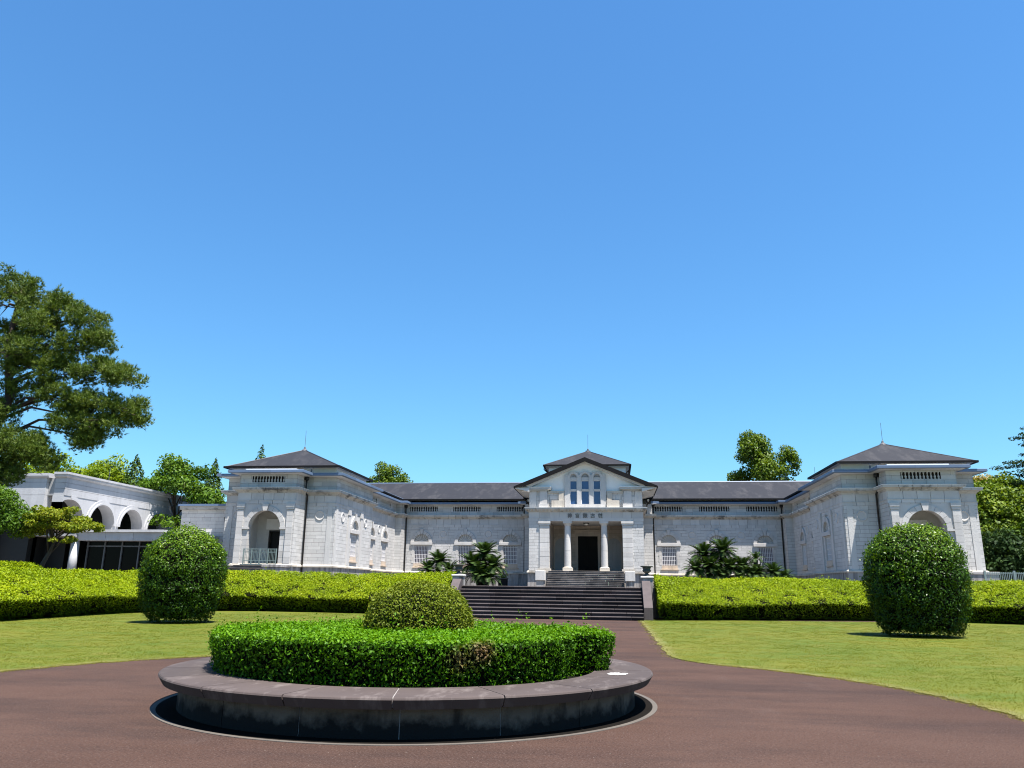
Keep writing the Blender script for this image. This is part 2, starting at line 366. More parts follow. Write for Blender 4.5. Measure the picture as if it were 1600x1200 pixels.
BASE = {}
def base_of(parent):
    b = Vector((0, 0, 0))
    while parent is not None:
        b = b + Vector(parent.location); parent = parent.parent
    return b
def link(o, parent=None):
    COL.objects.link(o)
    if parent is not None: o.parent = parent
    return o
def tag(o, label, cat, group=None):
    o['label'] = label; o['category'] = cat
    if group: o['group'] = group
    return o
def thing(name, label, cat, loc=(0, 0, 0), group=None):
    o = bpy.data.objects.new(name, None); o.empty_display_size = 0.3; o.location = loc
    COL.objects.link(o)
    return tag(o, label, cat, group)
def struct(mb, name, mat, kind='structure', smooth=False):
    o = mb.build(name, mat, None, smooth); o['kind'] = kind; return o
def inst(me, name, loc, parent, rot=None, scale=None):
    """one more object on shared mesh data; loc in world coordinates"""
    o = bpy.data.objects.new(name, me); o.location = Vector(loc) - base_of(parent)
    if rot: o.rotation_euler = rot
    if scale: o.scale = scale
    return link(o, parent)
def rt(a=1.0): return random.uniform(-a, a)

# ------------------------------------------------------------------ foliage helpers
def wob(p, f, seed=0.0):
    """cheap smooth noise, -1..1, for arrays of points"""
    x, y, z = p[..., 0] * f + seed, p[..., 1] * f + seed * 1.7, p[..., 2] * f + seed * 0.6
    return (np.sin(x * 1.7 + 1.3 * np.sin(y * 1.3 + z)) + np.sin(y * 2.1 + 1.1 * np.sin(z * 1.9 + x * 0.7)) + np.sin(z * 2.3 + 1.2 * np.sin(x * 1.6 + y * 0.9))) / 3.0

def unit(a): return a / np.maximum(np.linalg.norm(a, axis=-1, keepdims=True), 1e-9)

def leaves_mesh(name, P, Nn, size, mats, off=(0, 0, 0), aspect=0.55, rand=0.9, tints=None, core=None, droop=0.0):
    """one folded diamond leaf at each point; core = (verts, quads) of the twig mass inside"""
    n = len(P)
    nn = unit(Nn + RNG.normal(0, rand, (n, 3)))
    d = RNG.normal(0, 1, (n, 3)); d[:, 2] -= droop
    d = unit(d - nn * np.sum(d * nn, 1, keepdims=True))
    w = np.cross(nn, d)
    L = (np.asarray(size) * RNG.uniform(0.65, 1.35, n))[:, None]
    V = np.empty((n, 4, 3))
    V[:, 0] = P - d * L * 0.5; V[:, 2] = P + d * L * 0.5 - nn * L * 0.08
    V[:, 1] = P + w * L * aspect * 0.5 + nn * L * 0.10; V[:, 3] = P - w * L * aspect * 0.5 + nn * L * 0.10
    V = V.reshape(-1, 3)
    nf = n; loops = np.arange(n * 4)
    T = RNG.uniform(-1, 1, n) if tints is None else np.clip(tints, -1, 1)
    MI = np.zeros(n, dtype=np.int32)
    if core is not None:
        cv, cf = core
        loops = np.concatenate([loops, np.asarray(cf).reshape(-1) + n * 4]); V = np.concatenate([V, cv])
        nf += len(cf); T = np.concatenate([T, np.zeros(len(cf))]); MI = np.concatenate([MI, np.ones(len(cf), dtype=np.int32)])
    me = bpy.data.meshes.new(name)
    me.vertices.add(len(V)); me.loops.add(len(loops)); me.polygons.add(nf)
    me.vertices.foreach_set('co', (V - np.asarray(off)).astype(np.float32).ravel())
    me.loops.foreach_set('vertex_index', loops.astype(np.int32))
    me.polygons.foreach_set('loop_start', (np.arange(nf) * 4).astype(np.int32))
    me.polygons.foreach_set('loop_total', np.full(nf, 4, dtype=np.int32))
    for m in (mats if isinstance(mats, (list, tuple)) else [mats]): me.materials.append(m)
    me.polygons.foreach_set('material_index', MI)
    me.update(calc_edges=True)
    a = me.attributes.new('tint', 'FLOAT', 'FACE'); a.data.foreach_set('value', T.astype(np.float32))
    return me

def sample_grid(G, n, wts=None):
    """n points spread over a grid of points (nu x nv x 3) by area, with normals"""
    a, b, c, d = G[:-1, :-1], G[1:, :-1], G[1:, 1:], G[:-1, 1:]
    nr = np.cross(c - a, d - b); ar = np.linalg.norm(nr, axis=2) * 0.5
    pr = ar if wts is None else ar * wts
    pr = (pr / pr.sum()).ravel()
    k = RNG.choice(len(pr), n, p=pr); i, j = np.unravel_index(k, ar.shape)
    u, v = RNG.random((n, 1)), RNG.random((n, 1))
    P = (a[i, j] * (1 - u) + b[i, j] * u) * (1 - v) + (d[i, j] * (1 - u) + c[i, j] * u) * v
    return P, unit(nr[i, j]), ar.sum()

def grid_core(G, inset):
    nu, nv = G.shape[:2]
    gu = np.gradient(G, axis=0); gv = np.gradient(G, axis=1)
    nr = unit(np.cross(gu, gv))
    V = (G - nr * inset).reshape(-1, 3)
    q = [(i * nv + j, (i + 1) * nv + j, (i + 1) * nv + j + 1, i * nv + j + 1) for i in range(nu - 1) for j in range(nv - 1)]
    return V, q

def clipped_shrub(name, label, cat, G, dens, size, mats, loc, depth=0.12, lump=0.05, lf=2.0, group=None, wts=None, rand=0.9, inset=0.16, tint_fn=None, sprigs=0, aspect=0.55, gapt=0.35):
    G = G + unit(np.cross(np.gradient(G, axis=0), np.gradient(G, axis=1))) * (lump * wob(G, lf, 3.1) + 0.5 * lump * wob(G, lf * 0.3, 7.7))[..., None]
    P, Nn, ar = sample_grid(G, 10)
    n = int(ar * dens)
    P, Nn, _ = sample_grid(G, n, wts)
    gap = wob(P, lf * 1.9, 1.4) + 0.5 * wob(P, lf * 4.5, 2.2); kp = RNG.random(n) > np.clip((gap - gapt) * 2.2, 0, 0.9); P, Nn = P[kp], Nn[kp]; n = len(P)
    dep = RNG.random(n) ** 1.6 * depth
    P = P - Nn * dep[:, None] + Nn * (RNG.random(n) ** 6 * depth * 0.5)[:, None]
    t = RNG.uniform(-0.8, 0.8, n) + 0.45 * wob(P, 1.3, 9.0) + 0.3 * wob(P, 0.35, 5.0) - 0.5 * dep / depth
    if tint_fn: t = tint_fn(P, Nn, t)
    if sprigs:
        k = RNG.choice(n, sprigs); q = P[k][:, None, :] + np.array([0, 0, 1.0]) * RNG.uniform(0.03, 0.22, (sprigs, 6, 1)) + RNG.normal(0, 0.025, (sprigs, 6, 3))
        P = np.concatenate([P, q.reshape(-1, 3)]); Nn = np.concatenate([Nn, RNG.normal(0, 1, (sprigs * 6, 3))]); t = np.concatenate([t, RNG.uniform(0.2, 1, sprigs * 6)])
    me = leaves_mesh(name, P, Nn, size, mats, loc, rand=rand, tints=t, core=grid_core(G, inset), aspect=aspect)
    o = bpy.data.objects.new(name, me); o.location = loc
    link(o)
    return tag(o, label, cat, group)

def rev_grid(prof, c, nu=40, nv=None):
    pr = np.array(prof, dtype=float)
    s = np.linspace(0, 1, 36); t0 = np.linspace(0, 1, len(pr))
    r = np.interp(s, t0, pr[:, 1]); z = np.interp(s, t0, pr[:, 0])
    th = np.linspace(0, 2 * np.pi, nu)
    G = np.stack([c[0] + np.outer(np.cos(th), r), c[1] + np.outer(np.sin(th), r), c[2] + np.outer(np.ones(nu), z)], axis=2)
    return G

# ------------------------------------------------------------------ ground, drive, lawns, terrace
PC = (0.0, 11.54)                       # centre of the round planter
mb = MB(); mb.add([(-900, -300, -0.03), (900, -300, -0.03), (900, 2500, -0.03), (-900, 2500, -0.03)], [(0, 1, 2, 3)])
struct(mb, 'ground', M['earth'])
mb = MB(); mb.add([(-26, -30, 0), (26, -30, 0), (26, 46, 0), (-26, 46, 0)], [(0, 1, 2, 3)])
struct(mb, 'driveway', M['asphalt'])

HEDGE_L = [(-6.1, 41.5), (-8.5, 42.7), (-11.3, 43.6), (-15, 44.0), (-18.0, 43.9), (-20.2, 42.6), (-21.3, 40.0), (-21.5, 36.5), (-21.0, 33), (-20.4, 28), (-19.6, 22), (-18.6, 16)]
HEDGE_R = [(5.05, 40.6), (8, 42.0), (11, 43.4), (14, 44.6), (17, 45.4), (19.6, 45.2), (22, 44.2), (24, 42.6), (27, 39.0), (30, 34.0)]
def resample(path, step):
    p = np.array(path, dtype=float)
    # Catmull-Rom, then even spacing
    q = np.concatenate([[2 * p[0] - p[1]], p, [2 * p[-1] - p[-2]]]); out = []
    for i in range(1, len(q) - 2):
        for t in np.linspace(0, 1, 12, endpoint=False):
            a, b, c, d = q[i - 1], q[i], q[i + 1], q[i + 2]
            out.append(0.5 * ((2 * b) + (c - a) * t + (2 * a - 5 * b + 4 * c - d) * t * t + (3 * b - a - 3 * c + d) * t ** 3))
    out.append(p[-1]); out = np.array(out)
    s = np.concatenate([[0], np.cumsum(np.linalg.norm(np.diff(out, axis=0), axis=1))])
    k = np.linspace(0, s[-1], int(s[-1] / step) + 2)
    return np.stack([np.interp(k, s, out[:, 0]), np.interp(k, s, out[:, 1])], axis=1)
HL, HR = resample(HEDGE_L, 0.35), resample(HEDGE_R, 0.35)
def offset(path, d, side):
    g = np.gradient(path, axis=0); g = g / np.linalg.norm(g, axis=1, keepdims=True)
    return path + side * d * np.stack([-g[:, 1], g[:, 0]], axis=1)

def lawn(side, hedge):
    pts = []
    a0 = math.acos(4.6 / 8.0)
    pts.append((side * 4.1, 42.0 if side > 0 else 42.5)); 
    for yy in np.linspace(41, 20.4, 40): pts.append((side * (4.1 + 0.05 * math.sin(yy * 3.1) + 0.03 * math.sin(yy * 7.7)), yy))
    for t in np.linspace(0, 1, 12):     # rounded corner into the circle
        b0 = Vector((4.1, 20.4)); b2 = Vector((8.0 * math.cos(a0 - 0.05), PC[1] + 8.0 * math.sin(a0 - 0.05))); b1 = Vector((4.12, 18.75))
        q = b0 * (1 - t) ** 2 + b1 * 2 * t * (1 - t) + b2 * t * t
        pts.append((side * q.x, q.y))
    for a in np.linspace(a0 - 0.07, -1.0, 260):
        rr = 8.0 + 0.03 * math.sin(a * 61) + 0.025 * math.sin(a * 141 + 1) + rt(0.03)
        pts.append((side * rr * math.cos(a), PC[1] + rr * math.sin(a)))
    pts.append((side * 8.0, -12)); pts.append((side * 26, -12))
    pts.append((side * 32, 16))
    if side < 0:
        pts += [(-26, 30), (-26, 46)]
    else:
        pts += [(36, 34), (26, 46)]
    return pts
def poly_sheet(pts, z, edge=None):
    import mathutils.geometry as mg
    v = [Vector((x, y, 0)) for x, y in pts]
    tri = mg.tessellate_polygon([v])
    m_ = MB(); m_.add([(x, y, z) for x, y in pts], [tuple(t) for t in tri])
    if edge is not None:
        n = len(pts)
        m_.add([(x, y, z) for x, y in pts] + [(x, y, edge) for x, y in pts], [(i, (i + 1) % n, (i + 1) % n + n, i + n) for i in range(n)])
    return m_
LAWN = {}
for side, nm in ((-1, 'lawn'), (1, 'lawn')):
    LAWN[side] = lawn(side, None)
    struct(poly_sheet(LAWN[side], 0.012, -0.01), nm, M['turf'])

# terrace on which the museum stands, its front edge behind the hedges and the stair
TZ = 1.6
hb_l = offset(HL, 3.6, -1)[4:]; hb_r = offset(HR, 3.6, 1)[4:]
tp = [(4.3, 43.46), (4.3, 45.0)] + [tuple(p) for p in hb_r if p[0] > 5] + [(60, 40), (70, 140), (-110, 140), (-110, 14)] + [tuple(p) for p in hb_l[::-1] if p[0] < -6] + [(-5.47, 45.0), (-5.47, 43.46)]
struct(poly_sheet(tp, TZ, -0.02), 'terrace', M['paving'])

# grass blades on the lawns, thinner with distance (nobody could count them)
def in_poly(P, poly):
    x, y = P[:, 0], P[:, 1]; c = np.zeros(len(P), bool); n = len(poly)
    for i in range(n):
        x1, y1 = poly[i]; x2, y2 = poly[(i + 1) % n]
        if y1 == y2: continue
        k = ((y1 > y) != (y2 > y)) & (x < (x2 - x1) * (y - y1) / (y2 - y1) + x1)
        c ^= k
    return c
def grass():
    n = 400000
    d = 9.0 * (46.0 / 9.0) ** (RNG.random(n) ** 0.85); a = RNG.uniform(R(-44), R(30), n)
    d = d[:n // 10].repeat(10); a = a[:n // 10].repeat(10)
    P = np.stack([CAM_POS.x + d * np.sin(a), d * np.cos(a), np.full(n, 0.011)], axis=1)
    P[:, :2] += RNG.normal(0, 0.10, (n, 2))
    tuft = RNG.normal(0, 0.3, n // 10).repeat(10); tuft_h = RNG.uniform(0.8, 1.2, n // 10).repeat(10)
    # more along the ragged rims
    m = 11000
    for side in (-1, 1):
        poly = np.array(LAWN[side])[1:310]
        k = RNG.integers(0, len(poly) - 1, m); t = RNG.random((m, 1))
        q = poly[k] * (1 - t) + poly[k + 1] * t + RNG.normal(0, 0.075, (m, 2))
        P = np.concatenate([P, np.column_stack([q, np.full(m, 0.004)])])
    keep = in_poly(P, LAWN[-1]) | in_poly(P, LAWN[1])
    keep[n:] = True
    tuft = np.concatenate([tuft, RNG.normal(0, 0.4, len(P) - len(tuft))])[keep]; tuft_h = np.concatenate([tuft_h, np.ones(len(P) - len(tuft_h))])[keep]
    P = P[keep]; n = len(P)
    dist = np.hypot(P[:, 0] - CAM_POS.x, P[:, 1])
    h = RNG.uniform(0.008, 0.024, n) * tuft_h; w = np.clip(0.0006 * dist, 0.006, 0.03)
    th = RNG.uniform(0, 2 * np.pi, n); ln = RNG.normal(0, 0.02, (n, 2))
    V = np.empty((n, 3, 3))
    V[:, 0] = P; V[:, 1] = P
    V[:, 0, 0] -= np.cos(th) * w / 2; V[:, 0, 1] -= np.sin(th) * w / 2
    V[:, 1, 0] += np.cos(th) * w / 2; V[:, 1, 1] += np.sin(th) * w / 2
    V[:, 2] = P; V[:, 2, :2] += ln; V[:, 2, 2] += h
    me = bpy.data.meshes.new('grass'); V = V.reshape(-1, 3)
    me.vertices.add(len(V)); me.loops.add(len(V)); me.polygons.add(n)
    me.vertices.foreach_set('co', V.astype(np.float32).ravel()); me.loops.foreach_set('vertex_index', np.arange(len(V), dtype=np.int32))
    me.polygons.foreach_set('loop_start', (np.arange(n) * 3).astype(np.int32)); me.polygons.foreach_set('loop_total', np.full(n, 3, dtype=np.int32))
    me.materials.append(M['blade']); me.update(calc_edges=True)
    rim = np.minimum(np.maximum(np.hypot(P[:, 0], P[:, 1] - PC[1]) - 8.0, 0), np.maximum(np.abs(P[:, 0]) - 4.1, 0))
    t = np.clip(tuft + RNG.normal(0, 0.2, n) + 0.6 * wob(P, 0.45, 2.0) + 0.9 * np.exp(-rim / 0.35), -1, 1)
    at = me.attributes.new('tint', 'FLOAT', 'FACE'); at.data.foreach_set('value', t.astype(np.float32))
    o = bpy.data.objects.new('grass', me); o['kind'] = 'stuff'; link(o)
grass()

# ------------------------------------------------------------------ round planter
def sector(m_, r0, r1, z0, z1, a0, a1, n=5, bev=0.0, t=0.0, m=0):
    prof = [(r0, z0), (r1 - 0.06 * (bev > 0.025), z0), (r1, z1 - bev), (r1 - bev * 0.35, z1 - bev * 0.35), (r1 - bev, z1), (r0, z1)] if bev else [(r0, z0), (r1, z0), (r1, z1), (r0, z1)]
    k = len(prof); vs = []
    for i in range(n + 1):
        a = a0 + (a1 - a0) * i / n
        vs += [(PC[0] + r * math.cos(a), PC[1] + r * math.sin(a), z) for r, z in prof]
    fs = [(i * k + j, i * k + (j + 1) % k, (i + 1) * k + (j + 1) % k, (i + 1) * k + j) for i in range(n) for j in range(k)]
    fs += [tuple(range(k)), tuple(range(n * k, n * k + k))[::-1]]
    m_.add(vs, fs, t, m)
planter = thing('round_planter', 'round stone planter with a wide purple brown coping in the drive', 'planter', (PC[0], PC[1], 0))
NS = 18; da = 2 * math.pi / NS; a_off = math.atan2(8.2 - PC[1], 0.62) 
for i in range(NS):
    a0 = a_off + i * da
    q = MB(); sector(q, 2.58, 3.38, 0.322, 0.445, a0 + 0.0022, a0 + da - 0.0022, 6, 0.026, rt(0.7)); q.build('coping_slab', M['coping'], planter)
    q = MB(); sector(q, 2.85, 3.12, -0.02, 0.3215, a0 + 0.0018 + 0.02, a0 + 0.02 + da - 0.0018, 5, 0.0, rt(0.5)); q.build('wall_panel', M['planter_wall'], planter)
q = MB(); sector(q, 2.6, 3.315, 0.34, 0.441, 0, 2 * math.pi, 90, 0.02); q.build('grout', M['grout'], planter)
q = MB(); sector(q, 2.86, 3.11, 0.0, 0.32, 0, 2 * math.pi, 90); q.build('wall_grout', M['concrete_dark'], planter)
q = MB(); q.lathe([(2.7, 0.30), (2.7, 0.36), (0.01, 0.40)], (PC[0], PC[1], 0), 48); q.build('soil', M['core'], planter)
q = MB(); sector(q, 3.36, 3.425, -0.02, 0.006, 0, 2 * math.pi, 120); struct(q, 'gutter_kerb', M['ringconc'])
q = MB(); sector(q, 3.10, 3.36, -0.02, 0.004, 0, 2 * math.pi, 120); struct(q, 'gutter', M['gutterbed'])
# a splash of bird lime on the coping
q = MB()
for k in range(26):
    a = math.atan2(11.0 - PC[1], 3.0) + rt(0.035) ; rr = 2.95 + rt(0.10); s_ = random.uniform(0.012, 0.05)
    q.add([(PC[0] + rr * math.cos(a) + s_ * math.cos(b), PC[1] + rr * math.sin(a) + 1.6 * s_ * math.sin(b), 0.449 + 0.0002 * k) for b in [j * 1.047 for j in range(6)]], [tuple(range(6))])
q.build('bird_lime', M['plaster'], planter)['label'] = 'white splash on the coping'

# ring hedge in the planter: front lobe, a notch at its right, then the rear lobe
def ring_r(a):
    """a: angle about the centre, -pi/2 is towards the camera"""
    d = np.arctan2(np.sin(a + np.pi / 2), np.cos(a + np.pi / 2))      # 0 at the front, + to the right
    return np.interp(d, [-3.2, -1.4, -0.9, -0.3, 0.6, 1.1, 1.26, 1.30, 1.33, 1.48, 1.51, 1.56, 1.9, 3.2], [2.76, 2.82, 2.76, 2.54, 2.48, 2.47, 2.46, 2.38, 1.85, 1.85, 2.70, 2.84, 2.82, 2.74])
th = np.sort(np.concatenate([np.linspace(0, 2 * np.pi, 161), np.linspace(-np.pi / 2 + 1.2, -np.pi / 2 + 1.62, 40) % (2 * np.pi)]))
NT = len(th)
rr = ring_r(th)
prof = [(0.34, -0.10), (0.55, -0.06), (0.78, 0.0), (0.89, 0.01), (0.94, -0.045), (0.955, -0.15), (0.96, -0.5), (0.955, -1.0), (0.955, -1.5), (0.955, -1.9)]
G = np.stack([np.stack([PC[0] + (rr + d) * np.cos(th), PC[1] + (rr + d) * np.sin(th), np.full_like(th, z)], axis=1) for z, d in prof], axis=1)
G[:, 3:, 2] += 0.02 * wob(G[:, 3:], 1.5, 5.0)
w = np.ones((NT - 1, len(prof) - 1))
vis = (np.sin(th[:-1]) < 0.35).astype(float) * 0.75 + 0.25
w *= vis[:, None]; w[:, :3] *= 0.72
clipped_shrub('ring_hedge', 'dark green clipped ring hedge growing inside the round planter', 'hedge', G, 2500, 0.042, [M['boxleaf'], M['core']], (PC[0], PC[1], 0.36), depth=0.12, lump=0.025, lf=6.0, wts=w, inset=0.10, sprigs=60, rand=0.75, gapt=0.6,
              tint_fn=lambda P, Nn, t: t * 0.7 + np.where(P[:, 2] > 0.9, 0.4, -0.45))  # light top and dark sides: shade painted into the leaf tint
G = rev_grid([(0.45, 0.55), (0.75, 0.72), (0.98, 0.79), (1.15, 0.78), (1.32, 0.70), (1.45, 0.57), (1.56, 0.36), (1.61, 0.15), (1.625, 0.02)], (0.03, 11.54, 0.0))
clipped_shrub('round_shrub', 'olive green dome shaped shrub in the middle of the round planter', 'shrub', G, 4200, 0.034, [M['azalea'], M['core']], (0.03, 11.54, 0.4), depth=0.07, lump=0.025, lf=5.0, inset=0.09, rand=1.0, sprigs=20, gapt=0.95,
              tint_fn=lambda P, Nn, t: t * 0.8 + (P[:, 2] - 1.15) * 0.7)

# ------------------------------------------------------------------ bank hedges either side of the stair
def bank_hedge(path, side, label, top, seed):
    p = path
    off = [(0.55, 0.02), (0.40, 0.25), (0.17, 0.6), (0.0, 0.86), (0.14, 0.95), (1.1, 1.30), (2.2, 1.72), (3.2, 2.05), (3.9, top), (4.3, top - 0.03), (4.5, top - 0.3), (4.55, 1.6)]
    cols = []
    for d, z in off:
        q0 = offset(p, d, side); k_ = np.clip(np.arange(len(p)) / 14.0, 0, 1)[:, None]; q = q0 * k_ + (p + np.array([0.0, d])) * (1 - k_)
        zz = np.full(len(q), z) + (0.05 * np.sin(np.arange(len(q)) * 0.21 + seed) if z > 0.5 else 0)
        if z > 1.5: zz = zz - 0.32 * np.clip((np.arange(len(q)) - 45) / 30.0, 0, 1) * (1 if side < 0 else 0.5)
        cols.append(np.column_stack([q, zz]))
    G = np.stack(cols, axis=1)
    G = G[::-1] if side < 0 else G
    # close the end beside the stair
    e = G[-1] if side < 0 else G[0]
    mid = e.mean(axis=0); mid[2] = 0.6
    cap = np.stack([e + (mid - e) * f for f in (0.5, 0.98)])
    G = np.concatenate([cap[::-1], G], axis=0) if side > 0 else np.concatenate([G, cap], axis=0)
    m0 = G.mean(axis=(0, 1)); m0[2] = 0
    w = np.ones((G.shape[0] - 1, G.shape[1] - 1)); w[:, 10:] = 0.3; w[:, 0:3] = 0.55
    def tf(P, Nn, t): return t * 0.75 + np.where(Nn[:, 2] > 0.35, 0.15, -0.9)  # steep front leaves tinted dark, shade painted into their colour
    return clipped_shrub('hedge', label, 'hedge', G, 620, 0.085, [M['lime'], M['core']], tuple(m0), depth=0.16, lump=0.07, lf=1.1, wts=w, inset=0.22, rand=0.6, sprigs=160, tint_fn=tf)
bank_hedge(HL, -1, 'long lime green sloping hedge left of the wide stone stairs', 2.3, 0.3)
bank_hedge(HR, 1, 'long lime green sloping hedge right of the wide stone stairs', 2.22, 2.0)
# dark clipped mound seen over the left hedge
G = rev_grid([(1.4, 1.7), (1.8, 1.95), (2.15, 1.8), (2.4, 1.35), (2.52, 0.6), (2.55, 0.05)], (-28.6, 37.5, 0.0), 40)
clipped_shrub('clipped_mound', 'low rounded green shrub behind the far left end of the hedge', 'shrub', G, 700, 0.09, [M['lime'], M['core']], (-28.3, 37.5, 1.5), depth=0.15, lump=0.1, lf=1.2, inset=0.2)

# ------------------------------------------------------------------ topiary
def topiary(label, prof, c, fac):
    def tf(P, Nn, t): return t * 0.9 + 1.0 * (P[:, 2] - 2.1) / 2.0 - 0.2  # leaves tinted darker downwards, painting in the shade of the lower part
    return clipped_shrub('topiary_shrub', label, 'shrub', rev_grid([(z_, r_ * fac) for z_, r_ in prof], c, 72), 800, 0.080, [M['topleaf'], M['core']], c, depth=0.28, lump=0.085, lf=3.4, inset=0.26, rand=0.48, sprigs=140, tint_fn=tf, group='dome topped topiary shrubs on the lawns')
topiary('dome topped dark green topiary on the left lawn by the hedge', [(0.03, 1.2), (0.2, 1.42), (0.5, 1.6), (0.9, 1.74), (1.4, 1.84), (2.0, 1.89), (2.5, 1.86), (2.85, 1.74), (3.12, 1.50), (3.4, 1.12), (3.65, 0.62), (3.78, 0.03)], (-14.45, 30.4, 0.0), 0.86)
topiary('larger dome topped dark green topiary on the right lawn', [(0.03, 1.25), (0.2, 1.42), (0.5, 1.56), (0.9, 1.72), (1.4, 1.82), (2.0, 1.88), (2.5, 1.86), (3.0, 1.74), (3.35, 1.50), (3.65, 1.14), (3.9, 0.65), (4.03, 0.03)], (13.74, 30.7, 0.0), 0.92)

# ------------------------------------------------------------------ stairs up to the terrace
stair = thing('stone_staircase', 'wide dark stone stairs of nine steps leading up to the museum terrace', 'stairs', (0, 40.5, 0))
RS = TZ / 9
for i in range(9):
    y0 = 40.5 + 0.33 * i; x = -5.45
    while x < 4.27:
        L = min(random.uniform(1.35, 2.1), 4.28 - x)
        if 4.28 - (x + L) < 0.5: L = 4.28 - x
        q = MB(); z1 = RS * (i + 1)
        q.cbox(x + 0.006, x + L - 0.006, y0, y0 + 0.372, z1 - 0.05, z1, 0.010, rt(0.9), 1)
        q.box(x + 0.008, x + L - 0.008, y0 + 0.035, y0 + 0.37, z1 - RS - 0.005, z1 - 0.058, q.t[-1])
        q.build('step_stone', [M['stepstone'], M['tread']], stair)
        x += L
q = MB(); q.prism([(-5.4, 40.62, -0.01), (-5.4, 43.4, -0.01), (-5.4, 43.4, 1.33), (-5.4, 40.9, 0.02)], None, (9.6, 0, 0)); q.build('stair_core', M['concrete_dark'], stair)
M['cheek'] = stone('pink_brown_cheek_stone', (0.080, 0.063, 0.062), (0.056, 0.045, 0.044), 0.6, (0.03, 0.025, 0.025), k=0.3)
for s in (-1, 1):
    x0, x1 = (4.3, 4.74) if s > 0 else (-5.47, -5.93)
    q = MB(); q.prism([(x0, 40.9, -0.02), (x0, 43.4, -0.02), (x0, 43.4, 1.95), (x0, 43.1, 1.95), (x0, 40.9, 0.62)], None, (x1 - x0, 0, 0)); q.build('cheek_wall', M['cheek'], stair)
    # pier with urn at the head of the cheek wall
    pd = thing('stone_pedestal', 'grey stone pedestal at the %s head of the wide stairs' % ('left' if s < 0 else 'right'), 'pedestal', (4.6 if s > 0 else -5.75, 43.75, TZ - 0.02), 'pedestals at the head of the stairs')
    cx = 4.6 if s > 0 else -5.75
    q = MB(); q.cbox(cx - 0.30, cx + 0.30, 43.45, 44.05, 0.3, 2.08, 0.02); q.build('pedestal_shaft', M['plinth'], pd)
    q = MB(); q.cbox(cx - 0.35, cx + 0.35, 43.40, 44.10, 2.082, 2.19, 0.03); q.build('pedestal_cap', M['ashlar'], pd)
    u = thing('urn', 'dark weathered urn with wide rim on the %s stair pedestal' % ('left' if s < 0 else 'right'), 'urn', (cx, 43.75, 2.19), 'urns beside the stairs')
    q = MB(); q.lathe([(0.22, 0.002), (0.22, 0.05), (0.16, 0.07), (0.10, 0.12), (0.09, 0.16)], (cx, 43.75, 2.19), 20); q.build('foot', M['urn'], u, True)
    q = MB(); q.lathe([(0.09, 0.161), (0.13, 0.19), (0.21, 0.24), (0.24, 0.30), (0.20, 0.34), (0.21, 0.42), (0.24, 0.47)], (cx, 43.75, 2.19), 20); q.build('bowl', M['urn'], u, True)
    q = MB(); q.lathe([(0.24, 0.471), (0.33, 0.50), (0.345, 0.53), (0.33, 0.55), (0.25, 0.545), (0.02, 0.50)], (cx, 43.75, 2.19), 20); q.build('rim', M['urn'], u, True)


# ------------------------------------------------------------------ museum: helpers
def xf(m_, P0, U):
    """local (x along the wall, y into the wall, z) -> world; wall runs along U, its outside is to the right of U"""
    nx, ny = U[1], -U[0]
    m_.v = [(P0[0] + U[0] * x - nx * y, P0[1] + U[1] * x - ny * y, z) for x, y, z in m_.v]
    return m_
def rects_minus(r, holes):
    out = [r]
    for h in holes:
        nxt = []
        for a in out:
            x0, x1, z0, z1 = a
            if h[0] >= x1 or h[1] <= x0 or h[2] >= z1 or h[3] <= z0: nxt.append(a); continue
            if h[2] > z0: nxt.append((x0, x1, z0, h[2]))
            if h[3] < z1: nxt.append((x0, x1, h[3], z1))
            zz0, zz1 = max(z0, h[2]), min(z1, h[3])
            if h[0] > x0: nxt.append((x0, h[0], zz0, zz1))
            if h[1] < x1: nxt.append((h[1], x1, zz0, zz1))
        out = nxt
    return [a for a in out if a[1] - a[0] > 0.02 and a[3] - a[2] > 0.02]
def ashlar(mb, P0, U, L, z0, z1, course, blk, holes=(), gap=0.017, proud=0.02, tv=0.9, back=True, d=0.0):
    """coursed stone blocks with open joints over a backing; holes are (u0,u1,z0,z1)"""
    t = MB()
    if back:
        for x0, x1, a, b in rects_minus((0, L, z0, z1), holes):
            t.add([(x0, d, a), (x1, d, a), (x1, d, b), (x0, d, b)], [(0, 1, 2, 3)], 0, 1)
    n = max(1, round((z1 - z0) / course)); ch = (z1 - z0) / n
    for i in range(n):
        a, b = z0 + i * ch + gap / 2, z0 + (i + 1) * ch - gap / 2
        x = 0.0; first = True
        while x < L - 0.02:
            w = blk * random.uniform(0.7, 1.35) * (0.55 if first and i % 2 else 1.0); first = False
            e = x + w
            if L - e < blk * 0.35: e = L
            tt = rt(tv)
            for r in rects_minus((x + gap / 2, e - gap / 2, a, b), holes):
                p = d - proud - random.uniform(0, 0.006)
                vs = [(r[0], p, r[2]), (r[1], p, r[2]), (r[1], p, r[3]), (r[0], p, r[3]), (r[0], d + 0.01, r[2]), (r[1], d + 0.01, r[2]), (r[1], d + 0.01, r[3]), (r[0], d + 0.01, r[3])]
                t.add(vs, [(0, 1, 2, 3), (0, 4, 5, 1), (1, 5, 6, 2), (2, 6, 7, 3), (3, 7, 4, 0)], tt, 0)
            x = e
    xf(t, P0, U); o = len(mb.v); mb.v += t.v; mb.f += [tuple(i + o for i in f) for f in t.f]; mb.t += t.t; mb.m += t.m
